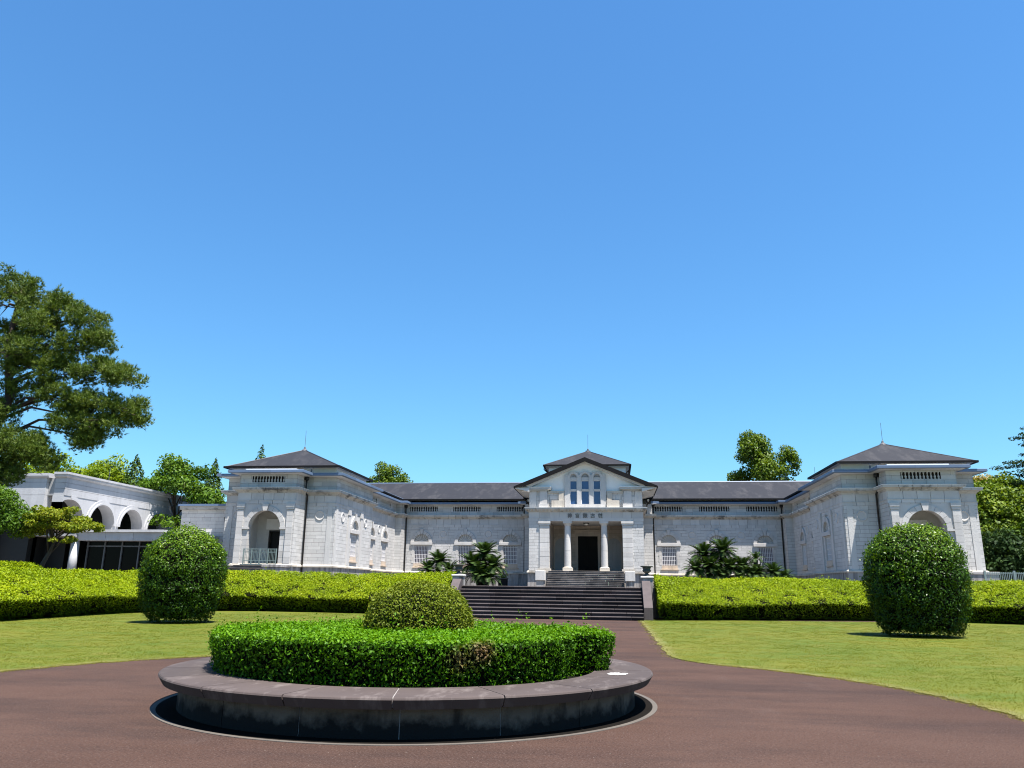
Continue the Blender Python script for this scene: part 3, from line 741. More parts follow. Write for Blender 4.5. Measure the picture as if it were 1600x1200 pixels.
def sweep(mb, path, prof, blk=1.0, gap=0.008, tv=0.6, m=0, seg=None):
    """run a closed profile [(out, z)] along a wall line with mitred corners, cut into blocks"""
    P = [Vector(p) for p in path]; n = len(P); D = [(P[i + 1] - P[i]).normalized() for i in range(n - 1)]
    Nn = [Vector((d.y, -d.x)) for d in D]
    mit = []
    for i in range(n):
        if i == 0: mit.append(Nn[0])
        elif i == n - 1: mit.append(Nn[-1])
        else:
            b = Nn[i - 1] + Nn[i]; mit.append(b / (1 + Nn[i - 1].dot(Nn[i])) if b.length > 1e-6 else Nn[i])
    k = len(prof)
    for i in range(n - 1):
        L = (P[i + 1] - P[i]).length
        c = max(1, round(L / blk)); cuts = [0.0] + [(j + rt(0.2)) / c for j in range(1, c)] + [1.0]
        for j in range(c):
            t0 = cuts[j] + (gap / 2 / L if j > 0 else 0); t1 = cuts[j + 1] - (gap / 2 / L if j < c - 1 else 0)
            vs = []
            for t in (t0, t1):
                for d, z in prof:
                    a = P[i] + mit[i] * d; b = P[i + 1] + mit[i + 1] * d
                    q = a * (1 - t) + b * t; vs.append((q.x, q.y, z))
            fs = [tuple(range(k))[::-1], tuple(range(k, 2 * k))] + [(q, (q + 1) % k, (q + 1) % k + k, q + k) for q in range(k)]
            mb.add(vs, fs, rt(tv), m)
def arch_fill(mb, hw, zc, r, ztop, y0, y1, n=16, t=0.0, m=0, zb=None):
    """slab |x|<hw, zc<z<ztop with a half-round hole of radius r about (0,zc)"""
    ang = [math.pi * i / n for i in range(n + 1)]
    H = ztop - zc
    def outp(a):
        c, s = math.cos(a), math.sin(a)
        f = min(hw / abs(c) if abs(c) > 1e-6 else 1e9, H / s if s > 1e-6 else 1e9)
        return (c * f, zc + s * f)
    corner = [math.atan2(H, hw), math.pi - math.atan2(H, hw)]
    ang = sorted(ang + corner)
    for a, b in zip(ang[:-1], ang[1:]):
        if b - a < 1e-5: continue
        pa, pb = (r * math.cos(a), zc + r * math.sin(a)), (r * math.cos(b), zc + r * math.sin(b)); qa, qb = outp(a), outp(b)
        vs = [(p[0], y, p[1]) for y in (y0, y1) for p in (pa, qa, qb, pb)]
        mb.add(vs, [(0, 1, 2, 3), (7, 6, 5, 4), (3, 7, 4, 0), (1, 5, 6, 2)], t, m)
def ring_seg(mb, zc, r0, r1, y0, y1, a0, a1, n=4, t=0.0, m=0, x0=0.0):
    vs = []
    for i in range(n + 1):
        a = a0 + (a1 - a0) * i / n
        vs += [(x0 + r * math.cos(a), y, zc + r * math.sin(a)) for r, y in ((r0, y0), (r1, y0), (r1, y1), (r0, y1))]
    fs = [(i * 4 + j, i * 4 + (j + 1) % 4, (i + 1) * 4 + (j + 1) % 4, (i + 1) * 4 + j) for i in range(n) for j in range(4)] + [(0, 1, 2, 3), (n * 4 + 3, n * 4 + 2, n * 4 + 1, n * 4)]
    mb.add(vs, fs, t, m)

# right half of the wall line, walked from the middle outwards; the left half is its mirror image
PY = 81.2
WALL = [(5.86, PY), (5.86, 88.6), (7.15, 88.6), (7.15, 90.0), (21.45, 90.0), (21.45, 88.4), (22.2, 88.4), (22.2, 76.4), (21.25, 76.4), (21.25, 65.8), (24.0, 65.8), (24.0, 63.6), (29.2, 63.6), (29.2, 65.8), (31.35, 65.8), (31.35, 82.0)]
FULL = [(3.75, PY)] + WALL
museum = thing('museum_building', 'long pale stone museum with columned portico and pyramid roofed pavilions', 'building', (0, 85, TZ))
ZA, ZF, ZC, ZT = 8.2, 8.5, 9.12, 9.57      # architrave, frieze, cornice, cornice top
ZP, ZQ = 10.78, 11.02                      # blue coping

# window: local x along the wall, y into the wall
WZ = 6.52
def make_window_meshes():
    d = {}
    q = MB(); q.box(-0.8, 0.8, 0.24, 0.27, 4.06, 6.15); d['window'] = q.mesh('window', M['blind'])
    q = MB(); 
    for s in (-1, 1): q.box(s * 0.86, s * 0.79, -0.022, 0.30, 4.06, 6.148)
    q.box(-0.79, 0.79, 0.0, 0.30, 6.07, 6.149)
    for s in (-1, 1):
        for k in range(6):
            w_ = 0.34 if k % 2 else 0.24
            q.box(s * 0.862, s * (0.862 + w_), -0.045, 0.0, 4.07 + k * 0.346, 4.07 + (k + 1) * 0.346 - 0.014, rt(0.8))
    d['surround'] = q.mesh('surround', M['ashlar'])
    q = MB()
    for k in range(9): q.box(-0.74 + k * 0.185 - 0.02, -0.74 + k * 0.185 + 0.02, 0.05, 0.085, 4.06, 6.07)
    for k in range(5): q.box(-0.785, 0.785, 0.045, 0.09, 4.14 + k * 0.45 - 0.02, 4.14 + k * 0.45 + 0.02)
    d['grille'] = q.mesh('grille', M['whitebar'])
    q = MB(); q.box(-0.86, 0.86, -0.05, 0.3, 3.66, 4.058); q.box(-0.98, 0.98, -0.16, 0.02, 3.55, 3.658); d['sill'] = q.mesh('sill', M['sill'])
    q = MB(); q.cbox(-1.3, 1.3, -0.17, 0.06, 6.16, 6.515, 0.02); d['hood'] = q.mesh('hood', M['ashlar'])
    q = MB(); ring_seg(q, WZ, 0.02, 0.88, 0.17, 0.22, 0, math.pi, 16)
    for k in range(9):
        a = math.pi * (k + 0.5) / 9; c, s = math.cos(a), math.sin(a); w0, w1 = 0.015, 0.075
        pts = [(0.18 * c - w0 * -s, 0.18 * s - w0 * c), (0.78 * c - w1 * -s, 0.78 * s - w1 * c), (0.83 * c, 0.83 * s), (0.78 * c + w1 * -s, 0.78 * s + w1 * c), (0.18 * c + w0 * -s, 0.18 * s + w0 * c)]
        q.prism([(x, 0.05, WZ + z) for x, z in pts], None, (0, 0.121, 0))
    ring_seg(q, WZ, 0.0, 0.2, 0.04, 0.171, 0, math.pi, 8)
    d['lunette'] = q.mesh('lunette', M['lunette'])
    q = MB(); arch_fill(q, 1.32, WZ, 0.87, 7.86, -0.014, 0.2, 18)
    d['spandrel'] = q.mesh('spandrel', M['rubble'])
    for k in range(9):
        if k == 4: continue
        q = MB(); a = math.pi / 9 * k; ring_seg(q, WZ, 0.865, 1.25, -0.13, -0.016, a + 0.014, a + math.pi / 9 - 0.014, 3, rt(0.8))
        d['voussoir%d' % k] = q.mesh('voussoir', M['ashlar'])
    q = MB(); q.prism([(-0.12, -0.17, WZ + 0.84), (0.12, -0.17, WZ + 0.84), (0.21, -0.17, WZ + 1.46), (-0.21, -0.17, WZ + 1.46)], None, (0, 0.155, 0)); d['keystone'] = q.mesh('keystone', M['ashlar'])
    return d
M['lunette'] = stone('shell_lunette_stone', (0.47, 0.455, 0.43), (0.42, 0.41, 0.39), 0.3)
WM = make_window_meshes()
def window(x, y, U):
    w_ = inst(WM['window'], 'window', (x, y, 0), museum, rot=(0, 0, math.atan2(U[1], U[0])))
    for nme in ('surround', 'grille', 'sill', 'hood', 'lunette', 'spandrel', 'keystone'):
        link(bpy.data.objects.new(nme, WM[nme]), w_)
    for k in range(9):
        if k != 4: link(bpy.data.objects.new('voussoir', WM['voussoir%d' % k]), w_)
def win_holes(u): return [(u - 0.86, u + 0.86, 3.55, 6.15), (u - 1.32, u + 1.32, 6.15, 7.86)]

# medallion and baluster meshes
q = MB()
q.box(-0.52, 0.52, -0.018, 0.02, 6.88, 7.92)
for k in range(24):
    a0, a1 = 2 * math.pi * k / 24, 2 * math.pi * (k + 1) / 24
    vs = [(r * math.cos(a), y, 7.4 + r * math.sin(a)) for a in (a0, a1) for r, y in ((0.44, -0.015), (0.41, -0.075), (0.35, -0.075), (0.31, -0.03))]
    q.add(vs, [(0, 1, 5, 4), (1, 2, 6, 5), (2, 3, 7, 6)])
q.add([(0.31 * math.cos(2 * math.pi * k / 24), -0.03, 7.4 + 0.31 * math.sin(2 * math.pi * k / 24)) for k in range(24)], [tuple(range(24))])
MEDAL = q.mesh('medallion', M['ashlar'])
def medallion(x, y, U): inst(MEDAL, 'medallion', (x, y, 0), museum, rot=(0, 0, math.atan2(U[1], U[0])))
q = MB(); q.lathe([(0.085, 0.0), (0.085, 0.06), (0.05, 0.09), (0.088, 0.19), (0.088, 0.24), (0.045, 0.34), (0.038, 0.44), (0.06, 0.47), (0.085, 0.50), (0.085, 0.56)], (0, 0, 0), 8)
BALU = q.mesh('baluster', M['ashlar'], smooth=True)
def baluster_panel(P0, U, u0, u1, z0=10.02, z1=10.58):
    nx, ny = U[1], -U[0]
    q = MB(); q.box(u0, u1, 0.45, 0.5, z0, z1); q.box(u0 - 0.02, u1 + 0.02, 0.06, 0.5, z0 - 0.06, z0); q.box(u0 - 0.02, u1 + 0.02, 0.06, 0.5, z1, z1 + 0.05)
    for e in (u0 - 0.03, u1): q.box(e, e + 0.03, 0.06, 0.5, z0, z1)
    xf(q, P0, U).build('balustrade_recess', M['dark_stone'], museum)
    n = max(3, round((u1 - u0) / 0.275))
    for k in range(n):
        u = u0 + (u1 - u0) * (k + 0.5) / n
        inst(BALU, 'baluster', (P0[0] + U[0] * u - nx * 0.12, P0[1] + U[1] * u - ny * 0.12, z0), museum, scale=(1, 1, (z1 - z0) / 0.56))
M['dark_stone'] = plain('recess_behind_balusters', (0.05, 0.045, 0.042), 0.9)

segs = list(zip(FULL[:-1], FULL[1:]))
def seg_info(a, b):
    L = math.hypot(b[0] - a[0], b[1] - a[1]); return L, ((b[0] - a[0]) / L, (b[1] - a[1]) / L)
BAYC = 26.6
for s in (-1, 1):
    flip = (lambda m_: m_.mirror()) if s < 0 else (lambda m_: m_)
    def mu(x, y, U):      # mirrored place and wall direction
        return (x, y, U) if s > 0 else (-x, y, (U[0], -U[1]))
    # coursed walls with openings
    wall = MB(); attic = MB(); frz = MB()
    for i, (a, b) in enumerate(segs):
        L, U = seg_info(a, b); holes = []; ah = []
        if a[1] == 90.0 and b[1] == 90.0:
            for x in (8.95, 14.2, 19.4): holes += win_holes(x - a[0])
            for x0, x1 in ((7.35, 10.6), (12.45, 15.75), (17.6, 20.95)): ah.append((x0 - a[0], x1 - a[0], 10.02, 10.58))
        if a[0] == 22.2 and b[0] == 22.2:
            for y in (84.3, 79.5): holes += win_holes(a[1] - y)
            ah.append((a[1] - 86.2, a[1] - 82.2, 10.02, 10.58)); ah.append((a[1] - 80.9, a[1] - 77.6, 10.02, 10.58))
        if a[0] == 21.25 and b[0] == 21.25: holes += win_holes(a[1] - 71.2)
        if a[1] == 63.6 and b[1] == 63.6:
            u = BAYC - a[0]; holes.append((u - 1.9, u + 1.9, 3.2, 8.12)); ah.append((u - 1.48, u + 1.48, 10.04, 10.58))
        if i == 0:
            holes.append((0.0, 1.0, 3.2, 8.2))     # pier blocks stand here on their own
        ashlar(wall, a, U, L, 3.2, ZA, 0.315, 0.85, holes)
        bk = MB(); bk.add([(0, 0.06, ZA - 0.1), (L, 0.06, ZA - 0.1), (L, 0.06, ZT + 0.1), (0, 0.06, ZT + 0.1)], [(0, 1, 2, 3)], 0, 1); xf(bk, a, U); o_ = len(wall.v); wall.v += bk.v; wall.f += [tuple(q_ + o_ for q_ in f) for f in bk.f]; wall.t += bk.t; wall.m += bk.m
        if i > 0 or True:
            ashlar(attic, a, U, L, ZT, ZP - 0.06, 0.40, 1.0, ah, d=0.04)
        if i in (4, 12, 9): pass
    flip(wall).build('ashlar_wall', [M['rubble'], M['mortar']], museum, kind='stuff')
    flip(attic).build('attic_wall', [M['ashlar'], M['mortar']], museum, kind='stuff')
    # belts
    for nm, prof, mat, blk, gp, path in (
        ('plinth', [(-0.1, TZ - 0.05), (0.10, TZ - 0.05), (0.10, 2.30), (0.10, 2.98), (-0.1, 2.98)], 'plinth', 1.1, 0.012, FULL),
        ('base_moulding', [(-0.1, 2.982), (0.19, 2.982), (0.19, 3.10), (0.08, 3.2), (-0.1, 3.2)], 'basecourse', 1.2, 0.012, FULL),
        ('architrave', [(-0.1, ZA), (0.05, ZA), (0.05, ZF - 0.05), (0.08, ZF - 0.05), (0.08, ZF), (-0.1, ZF)], 'ashlar', 0.95, 0.03, FULL),
        ('cornice', [(-0.1, ZC), (0.06, ZC), (0.10, ZC + 0.10), (0.20, ZC + 0.14), (0.24, ZC + 0.22), (0.42, ZC + 0.25), (0.44, ZT - 0.03), (0.40, ZT), (-0.1, ZT + 0.03)], 'cornice', 0.85, 0.03, FULL),
        ('cornice_white_edge', [(0.2, ZT - 0.005), (0.455, ZT - 0.025), (0.46, ZT + 0.012), (0.2, ZT + 0.03)], 'plaster', 2.4, 0.01, FULL),  # white strip added to brighten the top edge of the cornice
        ('soffit_moulding', [(-0.1, ZP - 0.06), (0.10, ZP - 0.06), (0.55, ZP - 0.01), (0.55, ZP), (-0.1, ZP)], 'soffit', 3.0, 0.004, WALL[2:]),
        ('metal_coping', [(-0.1, ZP + 0.002), (0.76, ZP + 0.002), (0.80, ZP + 0.03), (0.80, ZQ - 0.02), (0.77, ZQ), (-0.1, ZQ + 0.03)], 'bluemetal', 3.2, 0.006, WALL[2:]),
        ('white_frieze', [(-0.45, ZQ), (-0.30, ZQ), (-0.30, 11.26), (-0.45, 11.26)], 'plaster', 8.0, 0.0, WALL[2:]),
    ):
        q = MB(); sweep(q, path, prof, blk, gp); flip(q).build(nm, M[mat], museum)
    # frieze: the big blocks are separate stones
    for i, (a, b) in enumerate(segs):
        L, U = seg_info(a, b)
        if i == len(segs) - 1: L = 4.0
        c = max(1, round(L / 1.05)); x = 0.0
        for k in range(c):
            e = L if k == c - 1 else x + L / c * random.uniform(0.85, 1.15)
            q = MB(); q.box(x + 0.013, e - 0.013, -0.03 - random.uniform(0, 0.012), 0.1, ZF + 0.002, ZC - 0.002, rt(0.8)); flip(xf(q, a, U)).build('frieze_block', M['ashlar'], museum)
            x = e
    # inside faces so nothing shows through the window gaps
    q = MB(); q.box(7.2, 21.4, 90.6, 90.8, TZ, 10.7); q.box(22.8, 23.0, 77, 90, TZ, 10.7); q.box(21.85, 22.05, 66.9, 76.3, TZ, 10.7); flip(q).build('inner_wall', M['dark'], museum)
    for x in (8.95, 14.2, 19.4): window(*mu(x, 90.0, (1, 0)))
    for y in (84.3, 79.5): window(*mu(22.2, y, (0, -1)))
    window(*mu(21.25, 71.2, (0, -1)))
    for x, y, U in ((11.55, 90.0, (1, 0)), (16.85, 90.0, (1, 0)), (22.2, 82.0, (0, -1)), (21.25, 67.8, (0, -1)), (21.25, 74.4, (0, -1)), (22.6, 65.8, (1, 0)), (30.25, 65.8, (1, 0)), ): medallion(*mu(x, y, U))
    for P0, U, u0, u1 in [((7.15, 90.0), (1, 0), x0 - 7.15, x1 - 7.15) for x0, x1 in ((7.35, 10.6), (12.45, 15.75), (17.6, 20.95))] + [((22.2, 88.4), (0, -1), 2.2, 6.2), ((22.2, 88.4), (0, -1), 7.5, 10.8), ((24.0, 63.6), (1, 0), 2.6 - 1.48, 2.6 + 1.48)]:
        if s > 0: baluster_panel(P0, U, u0, u1)
        else:     # mirrored wall runs the other way, so start from its far end
            L = 60.0; baluster_panel((-P0[0] - U[0] * L, P0[1] + U[1] * L), (U[0], -U[1]), L - u1, L - u0)
    # pilasters flanking the inner side window, corner pilaster strips
    for u in (69.45, 72.95):
        q = MB(); q.box(21.25 - 0.13, 21.3, u - 0.28, u + 0.28, 3.2, 7.72); q.box(21.25 - 0.17, 21.3, u - 0.34, u + 0.34, 7.721, 7.98); q.box(21.25 - 0.15, 21.3, u - 0.31, u + 0.31, 7.981, ZA - 0.003); flip(q).build('pilaster', M['ashlar'], museum)
    for (x, y, U) in ((21.25, 66.25, (0, -1)), (21.7, 65.8, (1, 0)), (30.9, 65.8, (1, 0))):
        q = MB(); q.box(-0.22, 0.22, -0.06, 0.05, 3.2, ZA - 0.003); flip(xf(q, (x, y), U)).build('pilaster', M['rubble'], museum)
    # front bay: arch, voussoirs, pilasters, porch behind
    zc, r = 6.2, 1.45
    q = MB(); arch_fill(q, 1.9, zc, r, 8.12, -0.012, 0.6, 20)
    for e in (-1, 1):
        for k in range(6): q.box(e * r, e * 1.9, -0.016, 0.6, 3.2 + k * 0.5, 3.2 + (k + 1) * 0.5 - 0.014, rt(0.8))
    flip(xf(q, (BAYC, 63.6), (1, 0))).build('arch_wall', M['ashlar'], museum)
    for k in range(11):
        if k == 5: continue
        q = MB(); a = math.pi / 11 * k; ring_seg(q, zc, r - 0.02, 1.84, -0.10, -0.014, a + 0.006, a + math.pi / 11 - 0.006, 3, rt(0.8)); flip(xf(q, (BAYC, 63.6), (1, 0))).build('voussoir', M['ashlar'], museum)
    q = MB(); q.prism([(-0.17, -0.2, zc + r - 0.05), (0.17, -0.2, zc + r - 0.05), (0.29, -0.2, 8.19), (-0.29, -0.2, 8.19)], None, (0, 0.186, 0)); flip(xf(q, (BAYC, 63.6), (1, 0))).build('keystone', M['ashlar'], museum)
    for e in (-1, 1):
        q = MB()
        for k in range(9): q.box(e * 1.95, e * 2.5, -0.12, 0.0, 3.2 + k * 0.5, min(3.2 + (k + 1) * 0.5 - 0.014, 7.72), rt(0.8))
        q.box(e * 1.9, e * 2.55, -0.16, 0.0, 7.722, 7.92); q.box(e * 1.86, e * 2.585, -0.2, 0.0, 7.921, ZA - 0.003)
        q.box(e * 1.40, e * 1.93, -0.14, 0.3, 6.06, 6.2)
        flip(xf(q, (BAYC, 63.6), (1, 0))).build('bay_pilaster', M['ashlar'], museum)
    q = MB()
    X0, X1, Y0, Y1, Z0, Z1 = BAYC - 2.0, BAYC + 2.0, 64.2, 66.6, 3.2, 7.9
    q.box(X0 - 0.1, X0, Y0, Y1, Z0, Z1); q.box(X1, X1 + 0.1, Y0, Y1, Z0, Z1); q.box(X0, X1, Y0, Y1, Z1, Z1 + 0.1); q.box(X0, X1, 63.62, Y1, Z0 - 0.1, Z0 + 0.005)
    q.box(X0, BAYC - 0.9, Y1, Y1 + 0.15, Z0, Z1); q.box(BAYC + 0.9, X1, Y1, Y1 + 0.15, Z0, Z1); q.box(BAYC - 0.9, BAYC + 0.9, Y1, Y1 + 0.15, 6.15, Z1)
    flip(q).build('porch_interior', M['inner_plaster'], museum)
    dr = MB(); dr.box(BAYC - 0.9, BAYC + 0.9, Y1 + 0.5, Y1 + 0.55, Z0, 6.15); dr = flip(dr).build('doorway', M['dark'], museum)
    q = MB(); 
    for e in (-1, 1): q.box(BAYC + e * 0.9, BAYC + e * 0.8, Y1 - 0.03, Y1 + 0.12, Z0, 6.15)
    q.box(BAYC - 0.8, BAYC + 0.8, Y1 - 0.03, Y1 + 0.12, 6.05, 6.15); flip(q).build('door_frame', M['bronze'], dr)
    q = MB(); q.prism([(BAYC - 0.75, Y1 + 0.1, Z0), (BAYC - 0.70, Y1 + 0.12, Z0), (BAYC - 0.45, Y1 + 0.5, Z0), (BAYC - 0.5, Y1 + 0.49, Z0)], None, (0, 0, 2.85)); flip(q).build('door_leaf', M['steel'], dr)
    q = MB(); q.box(BAYC - 1.15, BAYC + 1.15, Y1 - 0.12, Y1 - 0.04, 6.22, 7.15); flip(q).build('white_board', M['plaster'], museum)
    # downpipes
    for (x, y, z0, z1) in ((7.32, 89.86, TZ, 9.2), (21.28, 89.84, TZ, 9.2), (23.82, 65.62, TZ, 9.1)):
        q = MB(); q.tube([(x, y, z0), (x, y, z1), (x, y - 0.42, z1 + 0.25), (x, y - 0.42, 10.55), ], 0.075, 8); q.box(x - 0.16, x + 0.16, y - 0.56, y - 0.28, 10.4, 10.69)
        flip(q).build('downpipe', M['pipe'], museum, True)
    for (x, y) in ((21.0, 89.4), (23.4, 65.2)):
        q = MB(); q.tube([(x, y - 0.1, 11.36), (x, y - 0.1, 11.0)], 0.06, 6); flip(q).build('rain_pipe', M['steel'], museum)
    # roofs: wing and gallery with a valley between, then the pavilion pyramid
    e0, rz = 11.34, 14.12
    q = MB(); th = 0.1
    for pts in ([(4.0, 89.05, e0), (21.6, 89.05, e0), (28.5, 96, rz), (4.0, 96, rz)], [(21.6, 89.05, e0), (21.6, 72.0, e0), (28.5, 76.0, rz), (28.5, 96, rz)], [(21.6, 72.0, e0), (31.6, 72.0, e0), (28.5, 76.0, rz)],
                [(4.0, 96, rz), (28.5, 96, rz), (35.4, 103, e0), (4.0, 103, e0)], [(28.5, 96, rz), (28.5, 76, rz), (31.6, 72.0, e0), (35.4, 103, e0)]):
        q.prism(pts, None, (0, 0, -th))
    wr = flip(q).build('wing_roof', M['slate'], museum)
    q = MB(); q.tube([(4, 96, rz), (28.5, 96, rz)], 0.10, 6); q.tube([(21.6, 89.05, e0 + 0.02), (28.5, 96, rz)], 0.07, 6); flip(q).build('ridge_cap', M['bluemetal'], wr)
    q = MB(); q.box(6.8, 21.62, 88.93, 89.1, 11.22, 11.37); q.box(21.5, 21.66, 73.0, 89.1, 11.222, 11.372); flip(q).build('gutter', M['gutter'], wr)
    x0, x1, y0, y1 = 20.85, 31.45, 64.95, 74.5; cx, cy, az = 26.1, 69.7, 13.89; ez = 11.62
    c4 = [(x0, y0, ez), (x1, y0, ez), (x1, y1, ez), (x0, y1, ez)]
    q = MB()
    for k in range(4): q.add([c4[k], c4[(k + 1) % 4], (cx, cy, az)], [(0, 1, 2)])
    q.add(c4, [(3, 2, 1, 0)])
    pr = flip(q).build('pyramid_roof', M['slate'], museum)
    q = MB()
    for k in range(4): q.tube([c4[k], (cx, cy, az)], 0.055, 6)
    flip(q).build('hip_cap', M['cap'], pr)
    q = MB(); g = 0.09
    q.box(x0 - g, x1 + g, y0 - g, y0 + 0.05, ez - 0.12, ez + 0.05); q.box(x0 - g, x1 + g, y1 - 0.05, y1 + g, ez - 0.12, ez + 0.05)
    q.box(x0 - g, x0 + 0.05, y0 + 0.051, y1 - 0.051, ez - 0.121, ez + 0.049); q.box(x1 - 0.05, x1 + g, y0 + 0.051, y1 - 0.051, ez - 0.121, ez + 0.049); flip(q).build('gutter', M['gutter'], pr)
    q = MB(); q.add([(x0, y0, ez - 0.06), (x1, y0, ez - 0.06), (x1, y1, ez - 0.06), (x0, y1, ez - 0.06)], [(3, 2, 1, 0)]); flip(q).build('roof_soffit', M['soffit'], pr)
    q = MB(); q.box(x0 + 0.5, x1 - 0.5, y0 + 0.8, y1 - 0.3, 10.9, ez - 0.062); flip(q).build('white_drum', M['plaster'], pr)
    q = MB(); q.lathe([(0.30, -0.12), (0.26, 0.0), (0.12, 0.1), (0.07, 0.28), (0.02, 0.32), (0.015, 1.85), (0.004, 1.9)], (cx, cy, az), 10); flip(q).build('finial', M['steel'], pr)
    q = MB(); q.tube([(26.8, 96, rz - 0.1), (26.8, 96, rz + 0.25)], 0.09, 6); q.tube([(26.8, 96, rz + 0.2), (26.8, 96, rz + 1.75)], 0.018, 5); flip(q).build('lightning_rod', M['steel'], wr)
    q = MB(); q.box(22.4, 31.2, 66.0, 96.5, 10.6, 11.4); q.box(4, 22.5, 90.3, 96.5, 10.6, 11.4); flip(q).build('roof_floor', M['plaster'], museum)

# ------------------------------------------------------------------ portico
for s in (-1, 1):
    for k in range(10):        # pier of single blocks
        q = MB(); z0 = 3.2 + 0.47 * k; z1 = min(z0 + 0.47 - 0.014, 7.78); q.cbox(s * 3.75, s * 4.75, PY - 0.11 - random.uniform(0, 0.01), PY + 0.9, z0, z1, 0.012, rt(0.9)); q.build('pier_block', M['ashlar'], museum)
    q = MB(); q.box(s * 3.68, s * 4.82, PY - 0.17, PY + 0.93, 7.785, 7.96); q.box(s * 3.63, s * 4.87, PY - 0.22, PY + 0.96, 7.962, ZA - 0.002); q.build('pier_capital', M['ashlar'], museum)
    q = MB(); q.box(s * 3.62, s * 4.88, PY - 0.26, PY + 0.98, 3.0, 3.42); q.build('pier_base', M['basecourse'], museum)
    cx = s * 1.88
    col = MB(); col.lathe([(0.345, 3.62), (0.345, 4.7), (0.34, 5.2)], (cx, PY + 0.42, 0), 28); col = col.build('column', M['ashlar'], museum)
    for k, (za, zb, ra, rb) in enumerate(((5.212, 6.55, 0.34, 0.325), (6.562, 7.75, 0.325, 0.31))):
        q = MB(); q.lathe([(ra - 0.01, za), (ra, za + 0.012), (rb, zb - 0.012), (rb - 0.01, zb)], (cx, PY + 0.42, 0), 28, rt(0.6)); q.build('drum', M['ashlar'], col)
    q = MB(); q.lathe([(0.31, 7.752), (0.35, 7.80), (0.33, 7.86), (0.42, 7.95), (0.42, 7.98)], (cx, PY + 0.42, 0), 28); q.box(cx - 0.45, cx + 0.45, PY - 0.03, PY + 0.87, 7.982, ZA - 0.002); q.build('capital', M['ashlar'], col)
    q = MB(); q.box(cx - 0.50, cx + 0.50, PY - 0.08, PY + 0.92, 3.2, 3.5); q.lathe([(0.47, 3.502), (0.48, 3.54), (0.42, 3.58), (0.36, 3.618)], (cx, PY + 0.42, 0), 28); q.build('base', M['basecourse'], col)
    # porch back-wall niche and side wall
    q = MB(); q.box(s * 3.75, s * 3.95, PY + 0.92, 87.4, 3.2, ZA); q.build('porch_side_wall', M['porch'], museum)
    q = MB()
    for k in range(9):
        a = math.pi / 9 * k; ring_seg(q, 6.1, 0.75, 1.05, -0.08, 0.0, a + 0.01, a + math.pi / 9 - 0.01, 3, rt(0.7))
    for e in (-1, 1): q.box(e * 0.75, e * 1.05, -0.08, 0.0, 3.2, 6.09)
    xf(q, (s * 2.85, 87.36), (1, 0)); q.build('niche_surround', M['porch'], museum)
    q = MB(); ring_seg(q, 6.1, 0.0, 0.75, -0.012, 0.0, 0, math.pi, 14); q.box(-0.75, 0.75, -0.012, 0.0, 3.2, 6.1); xf(q, (s * 2.85, 87.36), (1, 0)); q.build('niche', M['concrete_dark'], museum)
    # lower flank blocks of the entrance steps
    pd = thing('step_flank_block', 'square white stone block flanking the entrance steps on the %s' % ('left' if s < 0 else 'right'), 'stone block', (s * 4.3, 78.2, TZ), 'stone blocks flanking the entrance steps')
    q = MB(); q.cbox(s * 3.85, s * 4.8, 77.2, 78.4, 2.2, 3.12, 0.03); q.build('upper_block', M['ashlar'], pd)
    q = MB(); q.cbox(s * 3.95, s * 4.7, 77.3, 80.9, TZ - 0.02, 2.198, 0.02); q.build('lower_block', M['plinth'], pd)
# entablature over the opening, frieze stones, cornice
q = MB(); q.box(-3.76, 3.76, PY + 0.02, PY + 0.85, ZF, ZT); q.build('entablature_core', M['mortar'], museum)
q = MB(); q.box(-3.75, 3.75, PY - 0.05, PY + 0.9, ZA + 0.001, ZF - 0.001); q.build('portico_architrave', M['ashlar'], museum)
x = -3.75
for k in range(7):
    e = -3.75 + 7.5 * (k + 1) / 7
    q = MB(); q.box(x + 0.006, e - 0.006, PY - 0.035 - random.uniform(0, 0.01), PY + 0.8, ZF, ZC - 0.002, rt(0.6)); q.build('frieze_block', M['ashlar'], museum); x = e
q = MB(); sweep(q, [(-3.75, PY), (3.75, PY)], [(-0.1, ZC), (0.06, ZC), (0.10, ZC + 0.10), (0.20, ZC + 0.14), (0.24, ZC + 0.22), (0.42, ZC + 0.25), (0.44, ZT - 0.03), (0.40, ZT), (-0.1, ZT + 0.03)], 0.8, 0.014); q.build('cornice', M['cornice'], museum)
q = MB(); sweep(q, [(-3.75, PY), (3.75, PY)], [(0.2, ZT - 0.005), (0.455, ZT - 0.025), (0.46, ZT + 0.012), (0.2, ZT + 0.03)], 2.4, 0.01); q.build('cornice_white_edge', M['plaster'], museum)
q = MB()
for k in range(30): q.box(-5.7 + k * 0.393 - 0.07, -5.7 + k * 0.393 + 0.07, PY - 0.36, PY - 0.08, ZC + 0.12, ZC + 0.248)
q.build('dentils', M['cornice'], museum)
q = MB(); q.box(-3.75, 3.75, PY + 0.9, 87.4, ZA, ZA + 0.1); q.build('porch_ceiling', M['soffit'], museum)
lamp = MB(); lamp.lathe([(0.30, 0.0), (0.30, 0.07), (0.22, 0.07)], (0, 83.4, 8.12), 16); lamp = lamp.build('ceiling_lamp', M['gutter'], museum)
q = MB(); q.lathe([(0.21, -0.001), (0.20, -0.10), (0.10, -0.16), (0.01, -0.17)], (0, 83.4, 8.12), 16); q.build('lamp_shade', M['plaster'], lamp, True)
bw = MB(); ashlar(bw, (-3.75, 87.4), (1, 0), 7.5, 3.2, ZA, 0.42, 0.95, [(2.67, 4.83, 3.2, 7.06)]); bw.build('porch_back_wall', [M['porch'], M['mortar']], museum, kind='stuff')
q = MB(); q.box(-5.8, 5.8, PY - 0.3, 87.6, 3.0, 3.2); q.build('porch_floor', M['basecourse'], museum)
q = MB(); 
